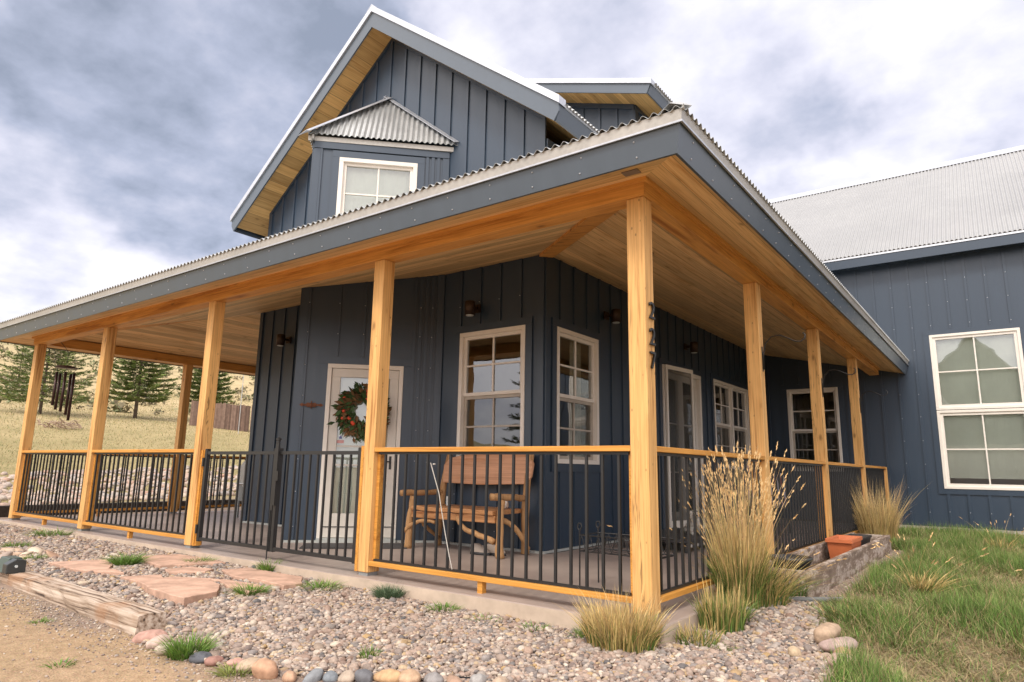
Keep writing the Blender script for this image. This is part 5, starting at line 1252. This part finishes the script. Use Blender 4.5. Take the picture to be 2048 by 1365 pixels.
# flatter rocks at the far left of the bed
RKM = [flat('flat_rock_%s' % k, c, .9, 0, .2, 14, .2, .6) for k, c in (('a', (.50, .36, .26)), ('b', (.55, .42, .30)), ('c', (.42, .27, .19)), ('d', (.58, .48, .37)), ('e', (.38, .30, .25)))]
for i in range(34):
    x = -9.6+rs.uniform(0, 3.4); y = -1.75+rs.uniform(0, .95)+(x+9.6)*-.06; r = rs.uniform(.08, .16)
    r *= .85; V, F = stones(np.array([[0, 0, 0]]), np.array([r]), 3, (.25, .4), .0); z = G(x, y)+.02; ph = rs.uniform(0, 6, 3); V = V*(1+.16*np.sin(V[:, :1]/r*2.7+ph[0])+.14*np.cos(V[:, 1:2]/r*3.3+ph[1])+.1*np.sin(V[:, 2:]/r*6+ph[2]))
    tag(npmesh('flat_rock', V+np.array([x, y, z]), F, RKM[i % 5], None, False, base=(x, y, z)), '%s flat rock among those between pebbles and long timber' % ('pinkish', 'cream', 'reddish', 'pale', 'brown grey')[i % 5], 'rock', '%s flat rocks behind the long timber' % ('pinkish', 'cream', 'reddish', 'pale', 'brown grey')[i % 5])
# black edging strip behind the border stones
ed = MB(); pe = [(-2.5,-1.86),(-1.9,-1.93),(-1.25,-1.79),(-.85,-1.50),(-.3,-1.2)]
for a, b in zip(pe, pe[1:]): ed.hexa([(a[0],a[1],-.25),(b[0],b[1],-.25),(b[0]+.006,b[1]+.012,-.25),(a[0]+.006,a[1]+.012,-.25),(a[0],a[1],-.142),(b[0],b[1],-.142),(b[0]+.006,b[1]+.012,-.142),(a[0]+.006,a[1]+.012,-.142)])
tag(ed.build('edging_strip', M_blkpl, base=(-1.4, -1.7, -.2)), 'thin black plastic edging behind the border stones', 'edging')
# planter box with pots
PB = empty('planter_box', (.35, 4, -.03), 'long weathered timber planter box with peeling paint beside the porch', 'planter')
x0, x1, y0, y1, z0, z1 = .13, .60, 1.72, 6.1, -.08, .195
ym = 4.05
MB().box((x1-.05, y0, z0), (x1, ym-.005, z1)).build('side_board', M_plant, PB, bev=.006); MB().box((x1-.05, ym+.005, z0), (x1, y1, z1-.004)).build('side_board', M_plant, PB, bev=.006)
MB().box((x0, y0+.052, z0), (x0+.05, y1, z1+.0)).build('side_board', M_plant, PB, bev=.006); MB().box((x0, y0, z0), (x1-.052, y0+.05, z1-.01)).build('end_board', M_plant, PB, bev=.006); MB().box((x0+.052, y1-.05, z0), (x1-.052, y1, z1-.01)).build('end_board', M_plant, PB, bev=.006)
MB().box((x0+.051, y0+.051, z0), (x1-.051, y1-.051, .02)).build('soil', M_soil, PB)
def potbox(name, cx, cy, hw, hl, z0, h, m, label):
    P = empty(name, (cx, cy, z0), label, 'pot'); t = .85; w_ = .018
    def ring(s, z, g=0): return [(cx-hw*s+g, cy-hl*s+g, z), (cx+hw*s-g, cy-hl*s+g, z), (cx+hw*s-g, cy+hl*s-g, z), (cx-hw*s+g, cy+hl*s-g, z)]
    vs = ring(t, z0)+ring(.97, z0+h*.82)+ring(1.06, z0+h*.82)+ring(1.06, z0+h)+ring(1.0, z0+h, w_)+ring(.9, z0+h*.7, w_)
    fs = [(3,2,1,0)]+[(j*4+i, j*4+(i+1)%4, (j+1)*4+(i+1)%4, (j+1)*4+i) for j in range(5) for i in range(4)]
    MB().add(vs, fs).build('pot_wall', m, P, bev=.004)
    MB().add(ring(.9, z0+h*.7, w_), [(0,1,2,3)]).build('soil', M_soil, P)
potbox('terracotta_pot', .36, 4.38, .13, .30, .03, .23, M_terra, 'terracotta trough pot standing in the planter box')
potbox('black_pot', .30, 5.4, .12, .38, .03, .17, M_blkpl, 'black trough pot at the far end of the planter box')
bp_ = empty('round_black_pot', (.24, 2.28, .0), 'wide black bowl pot at the near end of the planter box', 'pot')
MB().lathe((.30, 2.28, .03), [(.10, 0), (.16, .14), (.185, .18), (.185, .20), (.165, .20), (.15, .15)], 28).build('pot_wall', M_blkpl, bp_, smooth=True); MB().lathe((.30, 2.28, .17), [(.15, 0), (.15, .008)], 24).build('soil', M_soil, bp_)
tag(MB().tube([(.30, 1.42, G(.3,1.42)+.02), (.6, 1.56, G(.6,1.56)+.03), (.82, 1.72, G(.82,1.7)+.03)], .02, 14).build('drain_pipe', M_pipe, base=(.5, 1.5, -.05)), 'grey pipe lying between the gravel and the lawn', 'pipe')

# ================================================================== GRASS
def blades(P, H, W, lean, bend, C0, C1, seg=2):
    """P (n,3), H heights, W widths, lean (n,2) horizontal tip offset; colours base,tip (n,3)"""
    n = len(P); a = rs.uniform(0, 2*np.pi, n); side = np.stack([np.cos(a), np.sin(a), np.zeros(n)], -1)*W[:, None]
    L = np.concatenate([lean, np.zeros((n, 1))], 1); up = np.zeros((n, 3)); up[:, 2] = H
    rows = []; cs = []
    for k in range(seg+1):
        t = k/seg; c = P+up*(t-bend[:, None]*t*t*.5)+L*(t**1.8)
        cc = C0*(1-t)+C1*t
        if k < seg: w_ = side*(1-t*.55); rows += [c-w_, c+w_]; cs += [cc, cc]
        else: rows.append(c); cs.append(cc)
    V = np.stack(rows, 1); C = np.stack(cs, 1); m_ = V.shape[1]
    f = []
    for k in range(seg-1): f += [(2*k, 2*k+1, 2*k+3), (2*k, 2*k+3, 2*k+2)]
    f.append((2*seg-2, 2*seg-1, 2*seg)); f = np.array(f)
    F = (f[None]+(np.arange(n)*m_)[:, None, None]).reshape(-1, 3)
    return V.reshape(-1, 3), F, C.reshape(-1, 3)
def vary(c, n, s=.25): 
    return np.array(c)[None]*(1+rs.normal(0, s, (n, 1)))*(1+rs.normal(0, .06, (n, 3)))
def tuft(x, y, n, h, spread, rad, green=(.09, .19, .03), tip=(.16, .26, .05), dry=0.0, name='grass_tuft', label='', group=None, cat='grass tuft', w=.0035):
    a = rs.uniform(0, 2*np.pi, n); r = rad*np.sqrt(rs.uniform(0, 1, n)); px, py = x+r*np.cos(a), y+r*np.sin(a)
    P = np.stack([px, py, gz(px, py)-.01], -1); H = h*rs.uniform(.45, 1.05, n); dirn = np.stack([np.cos(a), np.sin(a)], -1)
    lean = dirn*(r/rad*spread*rs.uniform(.4, 1.2, n))[:, None]+rs.normal(0, spread*.25, (n, 2))
    d = rs.rand(n) < dry; c0 = vary(green, n); c1 = vary(tip, n); c0[d] = vary((.40, .27, .11), int(d.sum())); c1[d] = vary((.55, .40, .18), int(d.sum()))
    V, F, C = blades(P, H, np.full(n, w)*rs.uniform(.7, 1.3, n), lean, rs.uniform(.1, .7, n), c0, np.clip(c1, 0, 1), 3)
    o = npmesh(name, V, F, M_leaf, np.clip(C, .01, 1), base=(x, y, G(x, y))); return tag(o, label, cat, group)
GT = 'green grass tufts in the gravel and path'
for args in [(-5.44,-.82,520,.17,.20,.10,'round green tuft on the large pale flagstone'),(-5.0,-.30,260,.10,.13,.10,'low green tuft on the flagstone by the slab'),(-3.22,-.84,420,.13,.15,.09,'green tuft at the right end of the biggest flagstone'),(-4.05,-.10,320,.16,.11,.08,'upright green tuft against the slab under the gate'),
 (-2.95,-.32,300,.11,.18,.13,'loose green tuft in pebbles below the right gate leaf'),(-2.27,-.16,700,.15,.10,.10,'dense bluish green tuft at the foot of the post'),(-1.62,-.22,240,.09,.10,.09,'small green tuft below the bench railing'),(-1.16,-.28,160,.07,.08,.08,'thin green tuft right of the small one below the railing'),
 (-2.03,-2.0,420,.15,.13,.10,'bright green tuft between the border stones'),(-1.52,-2.0,220,.07,.09,.09,'yellow green weed spreading over the border stones'),(-1.18,-1.36,90,.10,.05,.05,'thin upright weed alone in the pebbles'),(.40,.10,180,.07,.08,.07,'small green sprig in pebbles right of the post'),
 (-8.9,-.25,380,.15,.22,.25,'long green tuft under the railing of the third bay'),(-11.55,-.2,200,.10,.12,.15,'dark green weed at the foot of the far left post'),(-3.5,-2.25,60,.05,.05,.05,'tiny weed in the dirt before the long timber'),(-2.35,-2.55,60,.05,.07,.06,'pale sprig in the dirt at lower left'),
 (-7.9,-1.0,200,.12,.12,.12,'weed among the flat rocks'),(-6.6,-1.25,160,.11,.10,.08,'weed beside the floodlight'),(-.35,-.2,140,.10,.08,.10,'sparse green tuft left of the corner clump'),(-.75,-.25,120,.08,.08,.08,'short sparse grass by the corner slab edge')]:
    x, y, n, h, s, r, lb = args; g = (.09, .19, .03); tp = (.17, .27, .05)
    if 'bluish' in lb: g = (.06, .12, .06); tp = (.16, .22, .12)
    if 'yellow' in lb: g = (.16, .20, .05); tp = (.3, .32, .1)
    tuft(x, y, n, h, s, r, g, tp, 0, label=lb, group=GT)
# feather grass clumps
def clump(x, y, nleaf, nstalk, h, rad, spread, label, greenness=.5, heads=True, hl=.45, dirb=(0, 0)):
    K = empty('ornamental_grass', (x, y, G(x, y)), label, 'ornamental grass')
    zb = G(x, y)
    def mk(n, hh, sp, c0, c1, w_, nm, bend=(.1, .5)):
        a = rs.uniform(0, 2*np.pi, n); r = rad*np.sqrt(rs.uniform(0, 1, n)); px, py = x+r*np.cos(a), y+r*np.sin(a)
        P = np.stack([px, py, np.full(n, zb-.01)], -1); H = hh*rs.uniform(.55, 1.05, n)
        lean = np.stack([np.cos(a), np.sin(a)], -1)*(r/rad*sp*rs.uniform(.3, 1.2, n))[:, None]+rs.normal(0, sp*.22, (n, 2))+np.array(dirb)*H[:, None]
        bd = rs.uniform(*bend, n)
        V, F, C = blades(P, H, np.full(n, w_)*rs.uniform(.7, 1.3, n), lean, bd, np.clip(vary(c0, n), .01, 1), np.clip(vary(c1, n), .01, 1), 5)
        o = npmesh(nm, V, F, M_leaf, C, parent=K); o['kind'] = 'stuff'
        return P, H, lean, bd
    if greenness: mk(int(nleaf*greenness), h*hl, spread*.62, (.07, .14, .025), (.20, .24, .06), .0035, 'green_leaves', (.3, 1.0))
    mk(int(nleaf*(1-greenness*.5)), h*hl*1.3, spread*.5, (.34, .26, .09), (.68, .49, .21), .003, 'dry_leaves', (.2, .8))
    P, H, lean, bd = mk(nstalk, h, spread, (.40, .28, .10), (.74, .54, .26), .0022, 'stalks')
    if heads:
        V = []; F = []; C = []
        for i in range(nstalk):
            tipp = P[i]+np.array([lean[i, 0], lean[i, 1], H[i]*(1-bd[i]*.5)]); t2 = .86
            q = P[i]+np.array([lean[i, 0]*t2**1.8, lean[i, 1]*t2**1.8, H[i]*(t2-bd[i]*t2*t2*.5)])
            d_ = tipp-q; d_ /= np.linalg.norm(d_); L = rs.uniform(.035, .075)
            for j in range(10):
                s_ = rs.normal(0, 1, 3); s_ -= s_.dot(d_)*d_; s_ /= np.linalg.norm(s_)+1e-6; p0 = tipp+d_*(rs.uniform(-.1, .85)*L-.02); k = len(V)
                V += [p0, p0+d_*.016+s_*.007, p0+d_*.032]; F.append((k, k+1, k+2)); C += [np.array((.80, .56, .28))*rs.uniform(.8, 1.2)]*3
        o = npmesh('seed_heads', V, F, M_leaf, np.clip(np.array(C), 0, 1), parent=K); o['kind'] = 'stuff'
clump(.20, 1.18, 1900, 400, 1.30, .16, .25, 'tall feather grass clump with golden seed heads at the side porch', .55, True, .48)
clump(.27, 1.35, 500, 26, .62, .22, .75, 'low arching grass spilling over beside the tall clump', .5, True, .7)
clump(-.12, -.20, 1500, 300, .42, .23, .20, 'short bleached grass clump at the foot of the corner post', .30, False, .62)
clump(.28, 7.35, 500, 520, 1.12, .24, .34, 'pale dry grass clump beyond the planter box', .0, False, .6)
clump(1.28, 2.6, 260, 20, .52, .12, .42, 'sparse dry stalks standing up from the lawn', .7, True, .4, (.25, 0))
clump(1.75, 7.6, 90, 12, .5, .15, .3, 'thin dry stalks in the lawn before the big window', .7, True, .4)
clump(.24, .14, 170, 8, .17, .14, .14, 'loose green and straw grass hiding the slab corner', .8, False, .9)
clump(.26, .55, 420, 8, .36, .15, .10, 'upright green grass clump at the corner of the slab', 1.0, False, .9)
for (x, y, n, h, lb) in ((.38, 1.75, 500, .26, 'green grass filling the gap before the planter end'), (.2, .78, 420, .22, 'green grass between the tall clump and slab corner'), (.95, 1.2, 380, .16, 'green grass at the lawn edge right of the pipe')):
    tuft(x, y, n, h, .16, .17, (.07, .14, .03), (.2, .27, .08), .18, label=lb, group='green grass around the planter end', w=.003)
# lawn
def lawn():
    n = 300000; x = .2+4.6*rs.beta(1.1, 2.0, n); y = -1.6+12.9*rs.beta(1.0, 1.9, n)
    edge = 1.14-.22*ss(y, .1, .8)-.34*ss(y, .7, 1.4)+.22*ss(y, 1.4, 2.0)+.05*np.sin(y*5)
    nz_ = np.sin(x*2.3+1.1*np.sin(y*1.7))*np.cos(y*1.9+.7*np.sin(x*2.9))+.45*np.sin(x*7.1+y*5.3)
    k = (x > edge) & (x > .66) & ~((y < .62) & (x < 1.12)); k |= (y > 6.4) & (x > .2)
    k &= rs.rand(n) < np.clip(.66+.5*nz_, .16, 1); x, y, nz_ = x[k], y[k], nz_[k]; n = len(x)
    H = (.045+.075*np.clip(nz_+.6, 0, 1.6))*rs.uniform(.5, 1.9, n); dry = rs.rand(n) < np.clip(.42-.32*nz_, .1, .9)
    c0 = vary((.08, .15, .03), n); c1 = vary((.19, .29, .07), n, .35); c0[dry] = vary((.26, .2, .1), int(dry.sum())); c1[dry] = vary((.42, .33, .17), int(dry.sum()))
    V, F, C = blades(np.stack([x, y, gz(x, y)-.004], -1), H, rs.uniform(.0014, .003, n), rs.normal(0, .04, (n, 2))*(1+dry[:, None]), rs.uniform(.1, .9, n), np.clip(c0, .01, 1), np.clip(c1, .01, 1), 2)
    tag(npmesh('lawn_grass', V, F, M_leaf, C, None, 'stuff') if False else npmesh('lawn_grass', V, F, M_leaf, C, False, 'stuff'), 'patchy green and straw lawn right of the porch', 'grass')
    n = 90000; x = .75+4*rs.beta(1.1, 2, n); y = -1.6+12*rs.beta(1, 1.9, n); k = (x > 1.14-.22*ss(y, .1, .8)-.34*ss(y, .7, 1.4)+.22*ss(y, 1.4, 2.0)) & ~((y < .5) & (x < 1.15)); x, y = x[k], y[k]; n = len(x)
    V, F, C = blades(np.stack([x, y, gz(x, y)+.003], -1), rs.uniform(.004, .02, n), rs.uniform(.0012, .0028, n), rs.normal(0, .05, (n, 2)), rs.uniform(.5, 1.6, n), np.clip(vary((.30, .23, .13), n, .3), .01, 1), np.clip(vary((.46, .37, .22), n, .3), .01, 1), 2)
    tag(npmesh('dead_thatch', V, F, M_leaf, C, False, 'stuff'), 'matted straw thatch lying in the lawn', 'thatch')
    n = 90000; t = rs.uniform(0, 1, n)**1.6; x = -15.5-60*t; y = rs.uniform(-14, 34, n)*(.4+.9*t)+6*t
    H = rs.uniform(.03, .10, n)*(1+1.6*t); dry = rs.rand(n) < .62
    c0 = vary((.12, .15, .05), n); c1 = vary((.24, .27, .09), n); c0[dry] = vary((.33, .26, .12), int(dry.sum())); c1[dry] = vary((.5, .41, .2), int(dry.sum()))
    V, F, C = blades(np.stack([x, y, gz(x, y)-.01], -1), H, .004+.016*t, rs.normal(0, .05, (n, 2)), rs.uniform(.1, .8, n), np.clip(c0, .01, 1), np.clip(c1, .01, 1), 2)
    tag(npmesh('meadow_grass', V, F, M_leaf, C, False, 'stuff'), 'dry meadow grass on the field beyond the porch', 'grass')
lawn()

# ================================================================== FAR BACKGROUND
def place(px, dist, zoff=0):
    """point on the terrain in the horizontal direction of a pixel column at a horizontal distance"""
    d = (Fv + R2*((px-1024)/1337.52) + U2*((682.5-850)/1337.52)); d.z = 0; d.normalize(); p = CAM+d*dist
    return p.x, p.y
M_needle = islandcol('needles', None, .7, 0, 'Col', 3)
M_trunk = flat('tree_bark', (.13, .10, .08), .95, 0, .3, 8, .2, .6)
def spruce(x, y, H, Rb, label, z_first=.16, dens=1.0, col=(.085, .115, .04), group=None):
    z0 = G(x, y); T = empty('spruce_tree', (x, y, z0), label, 'tree', group)
    MB().tube([(x, y, z0-.2), (x+.03, y, z0+H*.4), (x, y+.02, z0+H*.97)], [H*.015, H*.010, H*.003], 9).build('trunk', M_trunk, T, smooth=True)
    br = MB(); V = []; F = []; C = []
    nl = int(17*dens)
    for l_ in range(nl):
        f = z_first+(1-z_first)*(l_/nl)**.95; zz_ = z0+H*f; L = Rb*(1-f)**.72*(1 if f > z_first+.04 else .8)+.1; nb = 9 if f < .8 else 6
        for b in range(nb):
            a = 2*math.pi*(b+rnd.random()*.6)/nb+l_*.7; Lb = L*rnd.uniform(.7, 1.1); dx, dy = math.cos(a), math.sin(a)
            def at(t): return np.array([x+dx*Lb*t, y+dy*Lb*t, zz_-.06*Lb*t-.28*Lb*t*(1-t)+.08*Lb*t*t])
            br.tube([tuple(at(t)) for t in (0, .35, .7, 1)], [.028*H/8, .018*H/8, .010*H/8, .004], 4, False)
            n_ = int(80*dens*Lb/Rb)+8
            ts = rs.uniform(.22, 1.05, n_)
            for t in ts:
                p = at(t); w_ = .24*Lb*(1.1-t)+.07; off = rs.uniform(-1, 1)*w_; p = p+np.array([-dy*off, dx*off, rs.normal(.0, .035)-abs(off)*.12])
                d_ = np.array([dx*.8-dy*np.sign(off)*.7, dy*.8+dx*np.sign(off)*.7, rs.normal(.15, .25)]); d_ /= np.linalg.norm(d_); s_ = np.cross(d_, rs.normal(0, 1, 3)); s_ /= np.linalg.norm(s_)+1e-6
                Ln = rs.uniform(.20, .36)*H/9; k = len(V); wn_ = Ln*.20
                V += [p-s_*wn_*.5, p+s_*wn_*.5, p+d_*Ln+s_*wn_*.2, p+d_*Ln-s_*wn_*.2]; F += [(k, k+1, k+2), (k, k+2, k+3)]
                C += [np.array(col)*rs.uniform(.55, 1.6)*np.array([1, 1, rs.uniform(.7, 1.2)])]*4
    br.build('branches', M_trunk, T)
    o = npmesh('crown', V, F, M_needle, np.clip(np.array(C), .01, 1), parent=T)
GRP = 'spruce trees in the field behind the porch'
for px, d, H, Rb, lb, zf in ((76, 54, 7.1, 3.9, 'wide spruce behind the far left post and wind chime', .14), (268, 57, 9.4, 2.75, 'spruce with bare lower trunk in the gap left of the second post', .16), (408, 60, 9.3, 2.3, 'spruce mostly hidden behind the post by the gate', .18), (22, 110, 6.5, 1.5, 'small distant spruce on the hillside at the far left', .05)):
    x, y = place(px, d); spruce(x, y, H, Rb, lb, zf, 1.35 if d < 70 else .5, (.125, .165, .045) if d < 70 else (.06, .08, .035), GRP)
# trees in front of the house (they show in the window reflections)
for x, y, H in ((-16, -30, 10), (-19.5, -33, 8), (-24, -28, 9)):
    spruce(x, y, H, 2.6, {10: 'tall spruce across the yard mirrored in the bench window', 8: 'shorter spruce across the yard beside the tall one', 9: 'spruce farthest left across the yard'}[H], .08, .7, (.04, .06, .025), 'spruces across the yard')
# hill shrubs
def shrubs():
    V = []; F = []; C = []; n = 900
    px = rs.uniform(-250, 560, n); d = 62+rs.uniform(0, 1, n)**1.4*230
    Vs = []; n = 420
    for i in range(n):
        x, y = place(px[i], d[i]); z = G(x, y); r = rs.uniform(.35, 1.1)*(1+.5*(d[i] > 150)); m_ = 26; gcol = np.array((.17, .18, .09)) if rs.rand() < .6 else np.array((.25, .21, .13))
        c = np.array([x, y, z+r*.35]); P = c+rs.normal(0, 1, (m_, 3))*np.array([r*.5, r*.5, r*.28]); D = rs.normal(0, 1, (m_, 3)); D /= np.linalg.norm(D, axis=1)[:, None]; S_ = np.cross(D, rs.normal(0, 1, (m_, 3))); S_ /= np.linalg.norm(S_, axis=1)[:, None]+1e-6
        k = len(V)*1; base = sum(len(v) for v in Vs); tri = np.stack([P-S_*r*.22, P+S_*r*.22, P+D*r*.4], 1).reshape(-1, 3); Vs.append(tri); F.append(np.arange(m_*3).reshape(-1, 3)+base); C.append(np.repeat(gcol[None]*rs.uniform(.6, 1.4, (m_, 1)), 3, 0))
    tag(npmesh('hillside_shrubs', np.concatenate(Vs), np.concatenate(F), M_needle, np.concatenate(C), False, 'stuff'), 'sage and juniper shrubs dotting the hillside', 'shrubs')
shrubs()
# wooden fence
def fence():
    pa = [place(px, d) for px, d in ((378, 53), (500, 48), (640, 44))]
    Fc = empty('wooden_fence', (*pa[1], G(*pa[1])), 'grey brown wooden privacy fence in the field behind the porch', 'fence'); b = MB(); cnt = 0
    rail = MB()
    for (a, c) in zip(pa, pa[1:]):
        L = math.dist(a, c); n = int(L/.155)
        dx, dy = (c[0]-a[0])/L, (c[1]-a[1])/L
        for i in range(n):
            x, y = a[0]+dx*(i+.5)*.155, a[1]+dy*(i+.5)*.155; z = G(x, y); h = 1.75+rnd.uniform(-.05, .06); w_ = .07
            b.prism([(x-dx*w_, y-dy*w_, z), (x+dx*w_, y+dy*w_, z), (x+dx*w_, y+dy*w_, z+h-.05), (x+dx*w_*.5, y+dy*w_*.5, z+h), (x-dx*w_*.5, y-dy*w_*.5, z+h), (x-dx*w_, y-dy*w_, z+h-.05)], (-dy*.02, dx*.02, 0))
        for i in range(int(L/2.4)+1):
            x, y = a[0]+dx*i*2.4, a[1]+dy*i*2.4; z = G(x, y); rail.box((x-.05, y+.03, z), (x+.05, y+.13, z+1.6))
    b.build('pickets', M_fence, Fc); rail.build('fence_posts', M_bark, Fc)
fence()
# marker pole and dead branches pile, far house
x, y = place(478, 46); z = G(x, y)
pl_ = empty('marker_pole', (x, y, z), 'thin pale pole standing in front of the wooden fence', 'pole'); MB().tube([(x, y, z), (x, y, z+4.2)], .022, 8).build('shaft', M_pale, pl_); MB().box((x-.12, y-.12, z+4.2), (x+.12, y+.12, z+4.32)).build('pole_cap', M_pale, pl_)
x, y = place(122, 44); z = G(x, y)
bp2 = MB()
for i in range(60):
    a, b = V3((x+rnd.uniform(-.9, .9), y+rnd.uniform(-.9, .9), z+rnd.uniform(0, .35))), V3((rnd.uniform(-.6, .6), rnd.uniform(-.6, .6), rnd.uniform(-.1, .3))); bp2.tube([a, a+b*.5+V3((0,0,.05)), a+b], [.035, .025, .01], 5)
tag(bp2.build('branch_pile', M_bark, base=(x, y, z)), 'pile of dead branches in the field below the wind chime', 'branch pile')
x, y = place(155, 250); z = G(x, y)
fh = empty('distant_house', (x, y, z), 'tiny pale roofed house high on the hillside above the chime', 'house')
MB().box((x-6, y-4, z-1), (x+6, y+4, z+3)).build('wall', flat('far_wall', (.25, .22, .2)), fh); MB().prism([(x-6.5, y-4.5, z+3), (x-6.5, y, z+5.5), (x-6.5, y+4.5, z+3)], (13, 0, 0)).build('roof', flat('far_roof', (.55, .42, .4)), fh)
MB().box((x+6.01, y-1.5, z+.8), (x+6.05, y+.5, z+2.2)).build('window', M_black, fh)
# garage across the yard: shows as a gable in the big window
def garage():
    gx, gy = .6, -24.0; Ga = empty('garage', (gx, gy, 0), 'gabled metal garage across the yard mirrored in the big window', 'garage'); w_ = 4.6; hz = 5.0; pk = 9.6
    MB().prism([(gx-w_, gy, -.2), (gx+w_, gy, -.2), (gx+w_, gy, hz), (gx, gy, pk), (gx-w_, gy, hz)], (0, -9, 0)).build('wall', flat('garage_wall', (.16, .19, .17), .6), Ga)
    for s in (-1, 1):
        MB().hexa([(gx, gy+.5, pk+.0), (gx+s*(w_+.5), gy+.5, hz-.5), (gx+s*(w_+.5), gy-9.5, hz-.5), (gx, gy-9.5, pk), (gx, gy+.5, pk+.15), (gx+s*(w_+.5), gy+.5, hz-.35), (gx+s*(w_+.5), gy-9.5, hz-.35), (gx, gy-9.5, pk+.15)]).build('roof', M_galvo, Ga)
    MB().box((gx-2.4, gy+.01, 0), (gx+2.4, gy+.06, 3)).build('garage_door', M_door, Ga)
garage()
